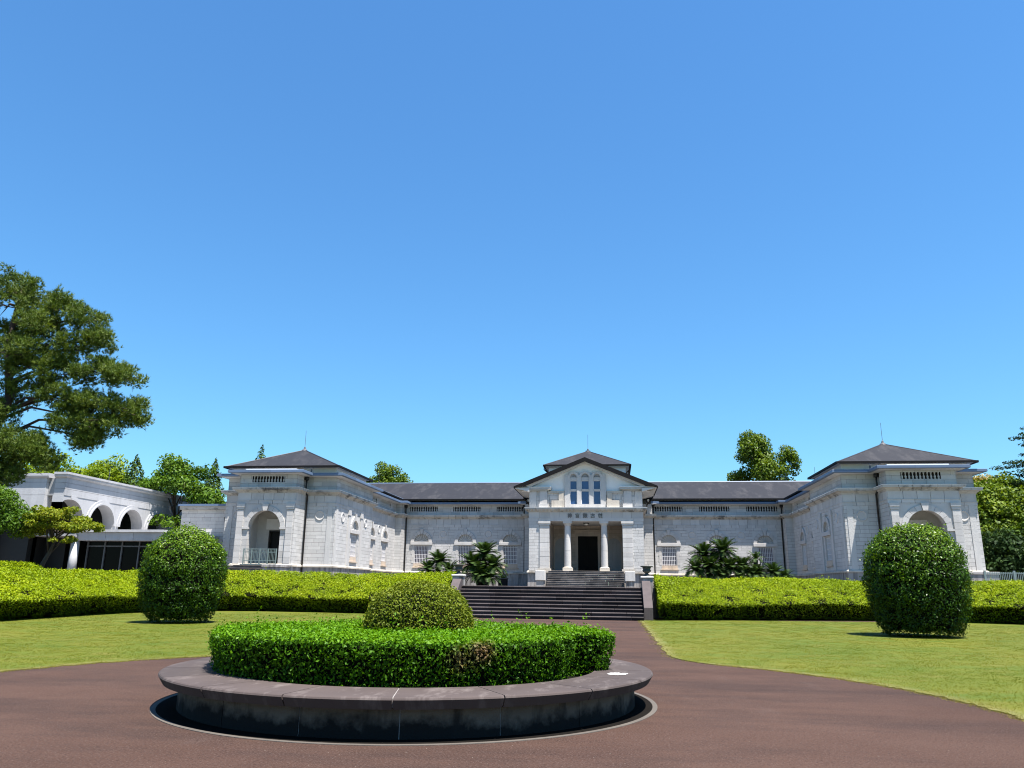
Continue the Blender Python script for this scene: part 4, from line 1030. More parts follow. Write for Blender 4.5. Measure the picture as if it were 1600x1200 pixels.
for e in (-1, 1): q.box(e * 1.09, e * 1.36, 87.25, 87.5, 3.2, 7.06)
q.box(-1.36, 1.36, 87.24, 87.5, 7.062, 7.34); q.box(-1.45, 1.45, 87.2, 87.4, 7.342, 7.6); q.box(-1.6, 1.6, 87.08, 87.4, 7.602, 7.72)
q.build('door_surround', M['porch'], museum)
ed = MB(); ed.box(-1.6, 1.6, 87.75, 87.8, 3.1, 7.6); ed = ed.build('entrance_door', M['door'], museum)
for e in (-1, 1):
    q = MB(); q.box(e * 1.085, e * 0.05, 87.66, 87.745, 3.21, 7.0); q.box(e * 0.95, e * 0.2, 87.64, 87.66, 3.5, 5.0); q.box(e * 0.95, e * 0.2, 87.64, 87.66, 5.2, 6.8); q.build('door_leaf', M['door'], ed)
# characters over the entrance
M['letter'] = plain('dark_metal_letter', (0.13, 0.12, 0.12), 0.5, 0.3)
for k, ch in enumerate('神宮徴古館'):
    cu = bpy.data.curves.new('letter', 'FONT'); cu.body = ch; cu.size = 0.5; cu.align_x = 'CENTER'; cu.extrude = 0.02; cu.offset = 0.006
    to = bpy.data.objects.new('letter_curve', cu); COL.objects.link(to)
    dg = bpy.context.evaluated_depsgraph_get(); me = bpy.data.meshes.new_from_object(to.evaluated_get(dg))
    bpy.data.objects.remove(to); me.materials.clear(); me.materials.append(M['letter'])
    inst(me, 'letter', (-1.62 + 0.79 * k, PY - 0.075, 8.57), museum, rot=(R(90), 0, 0))
# attic over the cornice, window bay in the gable, gable itself
q = MB(); ashlar(q, (-5.86, PY), (1, 0), 11.72, ZT, 11.32, 0.42, 0.8, [(-2.15 + 5.86, 2.15 + 5.86, ZT, 11.32)], d=0.1); q.build('gable_attic_wall', [M['ashlar'], M['mortar']], museum, kind='stuff')
q = MB(); 
for s in (-1, 1): q.box(s * 5.85, s * 5.7, PY + 0.1, 90, ZT, 11.5)
q.build('gable_side_wall', M['ashlar'], museum)
for s in (-1, 1):
    q = MB(); q.box(s * 3.95, s * 4.75, PY - 0.12, PY + 0.2, 9.98, 11.3); q.box(s * 3.87, s * 4.83, PY - 0.24, PY + 0.2, ZT, 9.978); q.build('attic_pier', M['ashlar'], museum)
    q = MB(); q.box(s * 2.2, s * 3.5, PY - 0.22, PY + 0.2, ZT, 10.32, 0.2); q.box(s * 2.2, s * 3.9, PY - 0.05, PY + 0.2, 11.1, 11.3); q.box(s * 2.25, s * 2.75, PY - 0.1, PY + 0.2, 10.322, 11.098); q.build('attic_block', M['basecourse'], museum)
    q = MB(); q.box(s * 5.1, s * 5.84, PY - 0.03, PY + 0.2, ZT, 11.3); q.build('attic_corner', M['ashlar'], museum)
    rc = MB(); rc.box(s * 3.55, s * 7.15, PY - 0.34, PY + 0.4, 11.44, 11.66); rc.box(s * 3.75, s * 6.9, PY - 0.22, PY + 0.4, 11.32, 11.438); rc = rc.build('return_cornice', M['cornice'], museum)
    q = MB(); q.box(s * 3.52, s * 7.18, PY - 0.37, PY + 0.4, 11.662, 11.72); q.build('flashing', M['plaster'], rc)
q = MB(); q.prism([(-6.7, PY + 0.25, 11.3), (6.7, PY + 0.25, 11.3), (0, PY + 0.25, 14.3)], None, (0, 0.2, 0)); q.build('tympanum', M['plaster'], museum)
# triple window
tw = MB(); 
for xa, xb in ((-2.15, -1.6), (-0.84, -0.42), (0.42, 0.84), (1.6, 2.15)): tw.box(xa, xb, PY - 0.02, PY + 0.25, 9.95, 13.02)
tw.box(-2.15, 2.15, PY - 0.06, PY + 0.3, ZT, 9.948)
tw = tw.build('triple_window', M['ashlar'], museum)
for k, (xc, hw, zl) in enumerate(((-1.22, 0.38, 12.95), (0.0, 0.42, 13.02), (1.22, 0.38, 12.95))):
    for z0, z1, nm in ((9.95, 11.34, 'lower'), (11.52, 12.4, 'upper')):
        q = MB(); q.box(xc - hw, xc + hw, PY + 0.19, PY + 0.21, z0, z1); q.build('pane', M['pane'], tw)
        q = MB(); 
        for e in (-1, 1): q.box(xc + e * hw, xc + e * (hw - 0.06), PY + 0.14, PY + 0.19, z0, z1)
        q.box(xc - hw + 0.06, xc + hw - 0.06, PY + 0.14, PY + 0.19, z1 - 0.05, z1); q.build('frame', M['whitebar'], tw)
    q = MB(); q.box(xc - hw, xc + hw, PY + 0.08, PY + 0.25, 11.342, 11.518); q.box(xc - hw, xc + hw, PY + 0.08, PY + 0.25, 12.402, 12.75); q.build('transom', M['ashlar'], tw)
    q = MB(); arch_fill(q, hw + (0.12 if k != 1 else 0.0), 12.752, hw - 0.06, 13.3 if k != 1 else 13.24, PY + 0.02, PY + 0.24, 12) if k != 1 else arch_fill(q, hw, 12.752, hw - 0.05, 13.3, PY + 0.02, PY + 0.24, 12)
    q.v = [(x + xc, y, z) for x, y, z in q.v]; q.build('arch_stone', M['ashlar'], tw)
    q = MB(); ring_seg(q, 12.752, 0.0, hw - 0.06, PY + 0.15, PY + 0.2, 0, math.pi, 12, 0, 0, xc); q.build('fan_light', M['concrete_dark'], tw)
    q = MB()
    for a in (0.6, 1.2, 1.94, 2.54): q.prism([(xc + 0.05 * math.cos(a), PY + 0.10, 12.76 + 0.05 * math.sin(a)), (xc + 0.3 * math.cos(a - 0.09), PY + 0.10, 12.76 + 0.3 * math.sin(a - 0.09)), (xc + 0.3 * math.cos(a + 0.09), PY + 0.10, 12.76 + 0.3 * math.sin(a + 0.09))], None, (0, 0.06, 0))
    ring_seg(q, 12.752, hw - 0.02, hw + 0.20, PY - 0.04, PY + 0.018, 0.02, math.pi - 0.02, 14, 0, 0, xc); q.build('fan_rib', M['ashlar'], tw)
# gable roof with dark verge boards and pale soffit
gz, gx, tz = 14.74, 7.33, 11.74
for s in (-1, 1):
    q = MB(); q.prism([(0, PY - 0.62, gz), (s * gx, PY - 0.62, tz), (s * gx, 96, tz), (0, 96, gz)], None, (0, 0, -0.08)); gr = q.build('gable_roof', M['slate'], museum)
    q = MB(); q.prism([(0, PY - 0.64, gz + 0.03), (s * (gx + 0.05), PY - 0.64, tz + 0.03), (s * (gx + 0.02), PY - 0.64, tz - 0.10), (s * (gx - 0.95), PY - 0.64, tz - 0.02), (0, PY - 0.64, gz - 0.42)], None, (0, 0.1, 0)); q.build('verge_board', M['gutter'], gr)
    q = MB(); q.prism([(0, PY - 0.53, gz - 0.22), (s * (gx - 0.3), PY - 0.53, tz - 0.09), (s * (gx - 0.3), PY + 0.24, tz - 0.09), (0, PY + 0.24, gz - 0.22)], None, (0, 0, -0.05)); q.prism([(0, PY - 0.3, gz - 0.28), (s * 6.3, PY - 0.3, gz - 0.28 - 6.3 * (gz - tz) / gx), (s * 5.9, PY - 0.3, gz - 0.5 - 6.3 * (gz - tz) / gx), (0, PY - 0.3, gz - 0.50)], None, (0, 0.53, 0)); q.build('gable_soffit', M['soffit'], gr)
    q = MB(); q.box(s * (gx - 0.02), s * (gx + 0.12), PY - 0.6, 88.6, tz - 0.16, tz + 0.0); q.build('gutter', M['gutter'], gr)
    q = MB(); q.prism([(s * gx, PY - 0.5, tz - 0.17), (s * 5.8, PY - 0.5, tz - 0.55), (s * 5.8, PY - 0.5, tz - 0.2), (s * gx, PY - 0.5, tz - 0.12)], None, (0, 9.1, 0)); q.build('eave_soffit', M['soffit'], gr)
    q = MB(); q.tube([(s * gx, 88.3, tz - 0.1), (s * 7.2, 88.4, tz - 0.5), (s * 6.6, 88.5, 10.6), (s * 6.5, 88.5, 9.6)], 0.06, 6); q.build('rain_pipe', M['pipe'], gr)
# tower behind the gable
q = MB(); q.box(-4.35, 4.35, 87.9, 96.1, 11.5, 14.98); tw_ = q.build('tower', M['plaster'], museum)
c4 = [(-4.87, 87.3, 15.02), (4.87, 87.3, 15.02), (4.87, 96.7, 15.02), (-4.87, 96.7, 15.02)]
q = MB()
for k in range(4): q.add([c4[k], c4[(k + 1) % 4], (0, 92, 17.34)], [(0, 1, 2)])
q.build('tower_roof', M['slate'], tw_)
q = MB(); q.box(-4.97, 4.97, 87.2, 96.8, 14.88, 15.03); q.build('tower_gutter', M['gutter'], tw_)
q = MB(); q.box(-4.7, 4.7, 87.45, 96.5, 14.78, 14.879); q.build('tower_soffit', M['soffit'], tw_)
q = MB()
for k in range(4): q.tube([c4[k], (0, 92, 17.34)], 0.06, 6)
q.build('hip_cap', M['cap'], tw_)
q = MB(); q.lathe([(0.34, -0.14), (0.30, 0.0), (0.30, 0.05), (0.10, 0.10), (0.08, 0.28), (0.02, 0.32), (0.015, 2.0), (0.004, 2.05)], (0, 92, 17.34), 10); q.build('finial', M['steel'], tw_)
for s in (-1, 1):
    q = MB(); q.tube([(s * 4.85, 87.35, 14.85), (s * 4.85, 87.35, 14.5), (s * 4.4, 87.8, 14.1), (s * 4.4, 87.8, 13.0)], 0.06, 6); q.build('rain_pipe', M['pipe'], tw_)
# entrance steps
es = thing('entrance_steps', 'weathered grey flight of steps up to the columned portico', 'stairs', (0, 78, TZ))
rs = (3.2 - TZ) / 9
for i in range(9):
    y0 = PY - 0.32 - 0.32 * (9 - i); z1 = TZ + rs * (i + 1); x = -3.8
    while x < 3.79:
        L = min(random.uniform(1.3, 2.3), 3.8 - x)
        if 3.8 - x - L < 0.5: L = 3.8 - x
        q = MB(); q.cbox(x + 0.005, x + L - 0.005, y0, y0 + 0.36, z1 - 0.05, z1, 0.02, rt(1.0)); q.box(x + 0.006, x + L - 0.006, y0 + 0.03, y0 + 0.355, z1 - rs - 0.004, z1 - 0.048, q.t[-1]); q.build('step_stone', M['upstep'], es)
        x += L
q = MB(); q.box(-3.75, 3.75, PY - 3.0, PY - 0.3, TZ, TZ + 0.12); q.build('step_core', M['concrete_dark'], es)
# dark tub by the left of the portico
tb = thing('plant_tub', 'dark square planting tub against the wall left of the portico', 'planter', (-8.9, 84.0, TZ))
q = MB(); q.prism([(-9.35, 83.6, TZ), (-8.45, 83.6, TZ), (-8.45, 84.4, TZ), (-9.35, 84.4, TZ)], None, (0, 0, 0.75)); q.build('tub', M['gutter'], tb)
q = MB(); q.cbox(-9.42, -8.38, 83.53, 84.47, TZ + 0.751, TZ + 0.84, 0.02); q.build('rim', M['bronze'], tb)
P = np.column_stack([RNG.uniform(-9.3, -8.5, 120), RNG.uniform(83.7, 84.3, 120), TZ + 0.84 + RNG.random(120) ** 2 * 0.5])
me = leaves_mesh('plant', P, RNG.normal(0, 1, (120, 3)), 0.16, M['midgreen'], (-8.9, 84.0, TZ)); link(bpy.data.objects.new('plant', me), tb)

# ------------------------------------------------------------------ left pavilion: railing, steps, block; right: dark block
gt = thing('metal_gate', 'pale green metal railing gate across the arched left pavilion doorway', 'gate', (-26.6, 63.2, 3.0))
q = MB()
for k in range(5): x = -28.05 + k * 0.725; q.box(x - 0.03, x + 0.03, 63.17, 63.23, 3.0, 4.42)
q.build('post', M['greenrail'], gt)
q = MB()
for z in (3.12, 3.42, 4.12, 4.38): q.box(-28.05, -25.15, 63.185, 63.215, z - 0.025, z + 0.025)
q.build('rail', M['greenrail'], gt)
for k in range(24):
    x = -27.98 + k * 0.12; q = MB(); q.box(x - 0.012, x + 0.012, 63.19, 63.21, 3.12, 4.38); q.build('bar', M['greenrail'], gt)
ls = thing('side_steps', 'low stained stone steps leading up to the left pavilion arch', 'stairs', (-26.9, 62, TZ))
for i in range(6):
    z1 = TZ + (3.05 - TZ) * (i + 1) / 6; y0 = 62.9 - 0.32 * (5 - i) - 0.3
    q = MB(); q.cbox(-28.6 - 0.14 * (5 - i), -25.6, y0, y0 + 0.42, z1 - 0.07, z1, 0.02, rt(0.8)); q.box(-28.55 - 0.14 * (5 - i), -25.6, y0 + 0.04, y0 + 0.42, z1 - 0.26, z1 - 0.068); q.build('step_stone', M['upstep'], ls)
for s, lab in ((-1, 'stained stone block beside the left pavilion steps'), (1, 'dark stained stone block below the right pavilion wall')):
    pd = thing('stone_block', lab, 'stone block', (s * 24.9, 62.4, TZ))
    xa, xb, ya, yb = (-25.55, -23.95, 61.6, 63.2) if s < 0 else (29.4, 31.6, 64.3, 65.6)
    q = MB(); q.cbox(xa, xb, ya, yb, TZ - 0.02, 2.86, 0.03); q.build('block', M['plinth'], pd)
    q = MB(); q.cbox(xa - 0.06, xb + 0.06, ya - 0.06, yb, 2.862, 3.08, 0.03); q.build('cap', M['plinth'], pd)

# ------------------------------------------------------------------ low link building
lk = thing('link_building', 'low pale stone link building with flat roof beside the left pavilion', 'building', (-33.3, 68, TZ))
q = MB(); ashlar(q, (-36.5, 67.5), (1, 0), 5.1, TZ, 8.05, 0.34, 0.9); q.build('ashlar_wall', [M['rubble'], M['mortar']], lk, kind='stuff')
q = MB(); q.box(-36.5, -31.4, 67.52, 76, TZ, 8.3); q.build('wall', M['concrete'], lk)
q = MB(); q.box(-36.6, -31.42, 67.2, 76, 8.06, 8.36); q.build('cornice', M['cornice'], lk)
q = MB(); q.box(-36.7, -31.41, 67.05, 76, 8.362, 8.55); q.build('roof_edge', M['bluemetal'], lk)
q = MB(); q.tube([(-32.4, 67.35, TZ), (-32.15, 67.35, 5.0), (-31.95, 67.35, 7.0)], 0.06, 6); q.prism([(-32.12, 67.2, 6.95), (-31.78, 67.2, 6.95), (-31.72, 67.2, 7.35), (-32.18, 67.2, 7.35)], None, (0, 0.28, 0)); q.build('downpipe', M['pipe'], lk)

# ------------------------------------------------------------------ annex with arched loggia
ax = thing('annex_building', 'white concrete annex with a row of tall arched loggia openings', 'building', (-44, 62, TZ))
AX, AY = -40.0, 56.2
UA = (0, 1)           # the loggia wall runs away from the camera, facing +X
ctr = [57.0 - AY + 4.12 * k for k in range(5)]   # arch centres along the wall
q = MB(); ar, az_ = 1.66, 6.2
for k, u in enumerate(ctr):
    t = MB(); arch_fill(t, 2.06, az_, ar, 8.12, 0.0, 0.95, 22); t.v = [(max(0.0, x + u), y, z) for x, y, z in t.v]
    for e in (-1, 1):
        if k == 0 and e < 0: continue
        t.box(u + e * ar, u + e * 2.06, 0.0, 0.95, 4.9, az_)
    xf(t, (AX, AY), UA); o = len(q.v); q.v += t.v; q.f += [tuple(i + o for i in f) for f in t.f]; q.t += t.t; q.m += t.m
t = MB(); t.box(ctr[-1] + 2.06, 24.0, 0.0, 0.95, 4.9, 8.12)
xf(t, (AX, AY), UA); o = len(q.v); q.v += t.v; q.f += [tuple(i + o for i in f) for f in t.f]; q.t += t.t; q.m += t.m
q.build('loggia_wall', M['concrete'], ax)
for k, u in enumerate(ctr):
    for j in range(2):
        a0 = 0.0 if j == 0 else math.pi / 2
        if k == 0 and j == 1: continue
        q = MB(); ring_seg(q, az_, ar - 0.02, ar + 0.12, -0.16, -0.002, a0 + 0.003, a0 + math.pi / 2 - 0.003, 12, 0, 0, u); xf(q, (AX, AY), UA).build('arch_bead', M['concrete'], ax)
        q = MB(); ring_seg(q, az_, ar + 0.122, ar + 0.34, -0.09, -0.002, a0 + 0.003, a0 + math.pi / 2 - 0.003, 12, 0, 0, u); xf(q, (AX, AY), UA).build('archivolt', M['concrete'], ax)
q = MB(); z = 8.12
for z0, z1 in ((8.12, 8.62), (8.64, 9.1), (9.12, 9.5)):
    u = 0.0
    while u < 24:
        e = min(24, u + 2.06); q.box(u + 0.006, e - 0.006, -0.03, 0.9, z0, z1, rt(0.7)); u = e
xf(q, (AX, AY), UA).build('wall_panel', M['concrete'], ax)
q = MB(); sweep(q, [(-40.9, AY), (AX, AY), (AX, AY + 24)], [(-0.8, 9.5), (0.1, 9.5), (0.22, 9.62), (0.22, 9.74), (0.30, 9.76), (0.30, 9.92), (-0.8, 9.95)], 4.1, 0.006); q.build('roof_coping', M['concrete'], ax)
q = MB(); q.box(-49, -43.2, AY + 1, AY + 24, TZ, 9.3); q.build('inner_wall', M['dark'], ax)
q = MB(); q.box(-43.2, -40.0, AY + 0.5, AY + 24, 5.0, 5.2); q.box(-43.2, -40.95, AY + 0.5, AY + 24, 8.6, 8.7); q.build('loggia_floor', M['concrete_dark'], ax)
# front face of the annex
q = MB(); q.box(-41.4, -40.3, AY + 0.02, AY + 0.6, 8.1, 9.5); q.build('lintel_panel', M['concrete_dark'], ax)
q = MB(); q.box(-52, -41.42, AY - 0.3, AY + 0.7, 6.0, 8.1); q.box(-52, -41.42, AY - 0.3, AY + 0.7, 8.12, 9.1, 0.1); q.box(-52, -41.42, AY - 0.3, AY + 0.7, 9.12, 9.46, -0.1); q.build('front_wall', M['concrete'], ax)
q = MB(); sweep(q, [(-52, AY - 0.3), (-41.2, AY - 0.3)], [(-0.8, 9.46), (0.1, 9.46), (0.2, 9.6), (0.2, 9.8), (-0.8, 9.82)], 4.1, 0.006); q.build('front_coping', M['concrete'], ax)
q = MB(); q.box(-52, -46.2, AY - 0.3, AY + 0.5, TZ - 0.1, 6.0); q.box(-44.8, -43.2, AY + 1.5, AY + 1.9, TZ, 6.0); q.build('lower_wall', M['concrete'], ax)
q = MB(); q.box(-46.2, -41.42, AY + 3, AY + 3.1, TZ, 6.0); q.build('dark_recess', M['dark'], ax)
# low front block with shop-like glazing
FY = 58.6
q = MB(); q.box(-40.05, -32.7, FY, 67.4, 4.75, 5.42); q.build('canopy_band', M['concrete'], ax)
q = MB(); q.box(-40.2, -32.55, FY - 0.2, 67.4, 5.422, 5.62); q.build('canopy_coping', M['concrete'], ax)
for xa, xb in ((-40.0, -37.6), (-37.58, -35.2), (-35.18, -32.72)):
    q = MB(); q.box(xa + 0.01, xb - 0.01, FY - 0.03, FY, 4.77, 5.40, rt(0.6)); q.build('canopy_panel', M['concrete'], ax)
q = MB(); q.box(-39.7, -33.6, FY + 0.9, FY + 0.94, TZ, 4.74); q.build('shop_glass', M['glass_dark'], ax)
for k in range(5):
    x = -39.6 + k * 1.5; q = MB(); q.box(x - 0.05, x + 0.05, FY + 0.78, FY + 0.96, TZ, 4.74); q.build('mullion', M['steel'], ax)
q = MB(); q.box(-39.7, -33.6, FY + 0.8, FY + 0.95, 4.3, 4.4); q.build('transom', M['steel'], ax)
q = MB(); q.lathe([(0.34, 0), (0.32, 3.1)], (-40.3, FY + 0.2, TZ + 0.04), 20); q.build('round_column', M['concrete'], ax, True)
q = MB(); q.box(-33.6, -32.72, FY + 0.05, 67, TZ, 4.74); q.build('end_wall', M['concrete'], ax)
pl = thing('flag_pole', 'thin pale pole standing on the annex roof', 'pole', (-46, 70, 9.3))
q = MB(); q.lathe([(0.09, 0), (0.07, 0.1), (0.05, 0.12), (0.025, 3.1), (0.01, 3.12)], (-46, 70, 9.3), 8); q.build('mast', M['steel'], pl)
q = MB(); q.box(-46.15, -45.85, 69.85, 70.15, 9.25, 9.32); q.build('foot', M['steel'], pl)
an = thing('roof_antenna', 'low horizontal television antenna on the annex roof', 'antenna', (-42.6, 69, 9.3))
q = MB(); q.tube([(-42.6, 69, 9.3), (-42.6, 69, 10.6)], 0.03, 6); q.build('mast', M['steel'], an)
q = MB(); q.tube([(-43.7, 69, 10.5), (-41.5, 69, 10.5)], 0.025, 5)
for k in range(8): q.tube([(-43.6 + k * 0.28, 68.6, 10.5), (-43.6 + k * 0.28, 69.4, 10.5)], 0.012, 4)
q.build('boom', M['steel'], an)

# ------------------------------------------------------------------ fence on the right
fn = thing('metal_fence', 'pale green grey metal picket fence right of the museum', 'fence', (33, 62, TZ))
for k in range(5):
    x = 29.6 + k * 2.0; q = MB(); q.box(x - 0.07, x + 0.07, 61.95, 62.05, TZ, 3.12); q.build('post', M['greenrail'], fn)
q = MB()
for z in (1.85, 2.95): q.box(29.5, 37.8, 61.98, 62.02, z - 0.03, z + 0.03)
q.build('rail', M['greenrail'], fn)
q = MB(); q.box(-0.02, 0.02, -0.015, 0.015, 0, 1.3); pm = q.mesh('picket', M['greenrail'])
for k in range(66): inst(pm, 'picket', (29.6 + k * 0.122 + 0.06, 62, TZ + 0.12), fn)
# ------------------------------------------------------------------ cycads
def frond_mesh(L, droop, seed):
    rr_ = random.Random(seed); q = MB(); pts = []
    for i in range(9):
        t = i / 8; pts.append(Vector((L * (t - 0.12 * t * t * droop), 0, L * (0.55 * t - (0.35 + 0.35 * droop) * t * t))))
    for i in range(8):
        a, b = pts[i], pts[i + 1]; w0, w1 = 0.022 * (1 - i / 9), 0.022 * (1 - (i + 1) / 9)
        q.add([a + Vector((0, w0, 0)), a - Vector((0, w0, 0)), b - Vector((0, w1, 0)), b + Vector((0, w1, 0))], [(0, 1, 2, 3)], -0.2)
    n = 26
    for k in range(n):
        t = 0.12 + 0.88 * k / (n - 1); f = t * 8; i = min(7, int(f)); p = pts[i].lerp(pts[i + 1], f - i); d = (pts[i + 1] - pts[i]).normalized()
        ll = L * 0.30 * math.sin(math.pi * (0.12 + 0.80 * t)) ** 0.7
        for s in (-1, 1):
            o = (Vector((0, s, 0)) * 0.86 + d * 0.5 + Vector((0, 0, 0.28))).normalized(); w_ = d * 0.021 * L
            tip = p + o * ll + Vector((0, 0, -0.10 * ll))
            q.add([p - w_, p + w_, tip], [(0, 1, 2)], rr_.uniform(-0.9, 0.9))
    return q.mesh('frond', M['cycad'])
FR = [frond_mesh(1.0, 0.2, 1), frond_mesh(1.0, 0.7, 2), frond_mesh(1.0, 1.2, 3)]
def cycad(label, heads, base, group='cycads on the museum terrace'):
    t = thing('cycad', label, 'cycad', (base[0], base[1], TZ), group)
    for hx, hy, hz, L, n in heads:
        q = MB(); q.tube([(base[0] + (hx - base[0]) * 0.3, base[1], TZ - 0.05), ((base[0] + hx) / 2, hy, (TZ + hz) / 2), (hx, hy, hz)], [0.20, 0.17, 0.15], 8); q.build('trunk', M['bark'], t)
        n = int(n * 1.45)
        for k in range(n):
            a = k * 2.399 + rt(0.2); el = 1.15 - 1.5 * ((k + 0.5) / n) ** 0.8 + rt(0.1)
            m_ = FR[0] if el > 0.6 else (FR[1] if el > 0.1 else FR[2])
            inst(m_, 'frond', (hx, hy, hz), t, rot=(0, -el * 0.75, a), scale=(L * random.uniform(0.85, 1.12),) * 3)
cycad('tall bushy dark cycad clump at the left head of the wide stairs', [(-5.35, 50.0, 3.45, 1.15, 34), (-6.05, 49.6, 2.75, 1.15, 32), (-4.75, 49.7, 2.65, 1.1, 32), (-5.6, 49.2, 2.15, 1.05, 28), (-4.9, 49.2, 2.0, 0.95, 26)], (-5.4, 50.0))
cycad('small dark cycad behind the left hedge, near the urn', [(-8.35, 50.2, 2.95, 1.05, 34), (-8.9, 49.8, 2.45, 0.95, 26), (-7.6, 49.9, 2.4, 0.95, 26)], (-8.4, 50.2))
cycad('tall dense cycad clump standing behind the right hedge', [(9.0, 56.2, 3.7, 1.25, 34), (10.3, 56.0, 3.95, 1.2, 34), (9.3, 55.5, 2.9, 1.2, 32), (8.4, 55.6, 2.7, 1.1, 28), (10.6, 55.4, 2.8, 1.15, 30), (9.8, 55.2, 2.4, 1.1, 28)], (9.6, 56.0))
cycad('middle sized cycad just right of the tall right clump', [(11.5, 55.8, 2.95, 1.1, 32), (11.3, 55.3, 2.4, 0.95, 26), (12.1, 55.4, 2.45, 0.95, 26)], (11.5, 55.8))
cycad('thin stemmed cycad with a small head by the right window', [(12.5, 56.2, 3.55, 0.75, 16), (12.6, 55.9, 2.6, 0.8, 20)], (12.3, 56.2))
cycad('low spreading cycad at the right end of the cycad row', [(13.6, 56.0, 2.55, 1.05, 28), (14.3, 55.8, 2.25, 0.9, 22)], (13.7, 56.0))

# ------------------------------------------------------------------ trees
def blob_points(blobs, n, shell=0.55):
    """points and outward normals through ellipsoid clumps, denser near their skins"""
    B = np.array(blobs, dtype=float); vol = (B[:, 3] * B[:, 4] * B[:, 5]) ** 0.72; k = RNG.choice(len(B), n, p=vol / vol.sum())
    d = unit(RNG.normal(0, 1, (n, 3))); rad = 1 - shell * RNG.random(n) ** 1.8
    rad *= 1 + 0.16 * wob(d * 2.2 + k[:, None] * 3.7, 2.0)
    return B[k, :3] + d * B[k, 3:6] * rad[:, None], unit(d / B[k, 3:6]), k
def sub_blobs(c, r, n, rs, squash=0.8, zmin=-0.5):
    out = []
    while len(out) < n:
        d = unit(RNG.normal(0, 1, (1, 3)))[0]
        if d[2] < zmin: continue
        f = RNG.uniform(0.45, 0.95); s = RNG.uniform(*rs)
        out.append((c[0] + d[0] * r[0] * f, c[1] + d[1] * r[1] * f, c[2] + d[2] * r[2] * f, s, s, s * squash))
    return out
def tree(name, label, base, trunk, r0, blobs, n, size, mat, group=None, bark='bark', shell=0.6, limbs=8, cat='tree', rand=0.7, aspect=0.6, extra=None):
    t = thing(name, label, cat, base, group)
    q = MB(); m_ = len(trunk); q.tube(trunk, [r0 * (1 - 0.65 * i / max(1, m_ - 1)) for i in range(m_)], 8); q.build('trunk', M[bark], t, True)
    if limbs:
        q = MB(); tp_ = [Vector(p) for p in trunk]
        for b in sorted(blobs, key=lambda b: -b[3])[:limbs]:
            f = random.uniform(0.45, 0.95) * (m_ - 1); i = min(m_ - 2, int(f)); p = tp_[i].lerp(tp_[i + 1], f - i); e = Vector(b[:3]); mid = p.lerp(e, 0.5) + Vector((rt(0.2), rt(0.2), 0.12 * (e - p).length))
            q.tube([p, mid, e], [r0 * 0.38, r0 * 0.26, r0 * 0.10], 6)
        q.build('limb', M[bark], t, True)
    P, Nn, k = blob_points(blobs, n, shell)
    Nn = unit(Nn + np.array([0, 0, 0.5]))
    tt = RNG.uniform(-0.7, 0.7, n) + 0.35 * wob(P, 0.9, 4.0) + RNG.uniform(-0.25, 0.25, len(blobs))[k]
    me = leaves_mesh('crown', P, Nn, size, M[mat], base, rand=rand, tints=tt, aspect=aspect)
    o = bpy.data.objects.new('crown', me); link(o, t)
    if extra: extra(t)
    return t
def conifer(name, label, base, h, rb, mat, n, size, group=None, z0=0.1):
    t = thing(name, label, 'tree', base, group)
    q = MB(); q.tube([base, (base[0], base[1], base[2] + h * 0.95)], [0.03 * h, 0.02], 7); q.build('trunk', M['bark'], t)
    u = z0 + (1 - z0) * (1 - np.sqrt(RNG.random(n))) ; a = RNG.uniform(0, 2 * np.pi, n)
    tier = 0.72 + 0.28 * np.abs(np.sin(u * h * 1.5 + a * 0.5)); lobes = 1 + 0.22 * np.sin(a * 5 + u * 9) 
    rad = rb * (1 - u) ** 0.85 * tier * lobes * (1 - 0.5 * RNG.random(n) ** 2.0)
    P = np.column_stack([base[0] + rad * np.cos(a), base[1] + rad * np.sin(a), base[2] + u * h - 0.18 * rad])
    Nn = np.column_stack([np.cos(a), np.sin(a), np.full(n, 0.9)])
    me = leaves_mesh('crown', P, Nn, size, M[mat], base, rand=0.6, tints=RNG.uniform(-0.8, 0.8, n) + 0.3 * wob(P, 1.1), aspect=0.45); link(bpy.data.objects.new('crown', me), t)
    return t

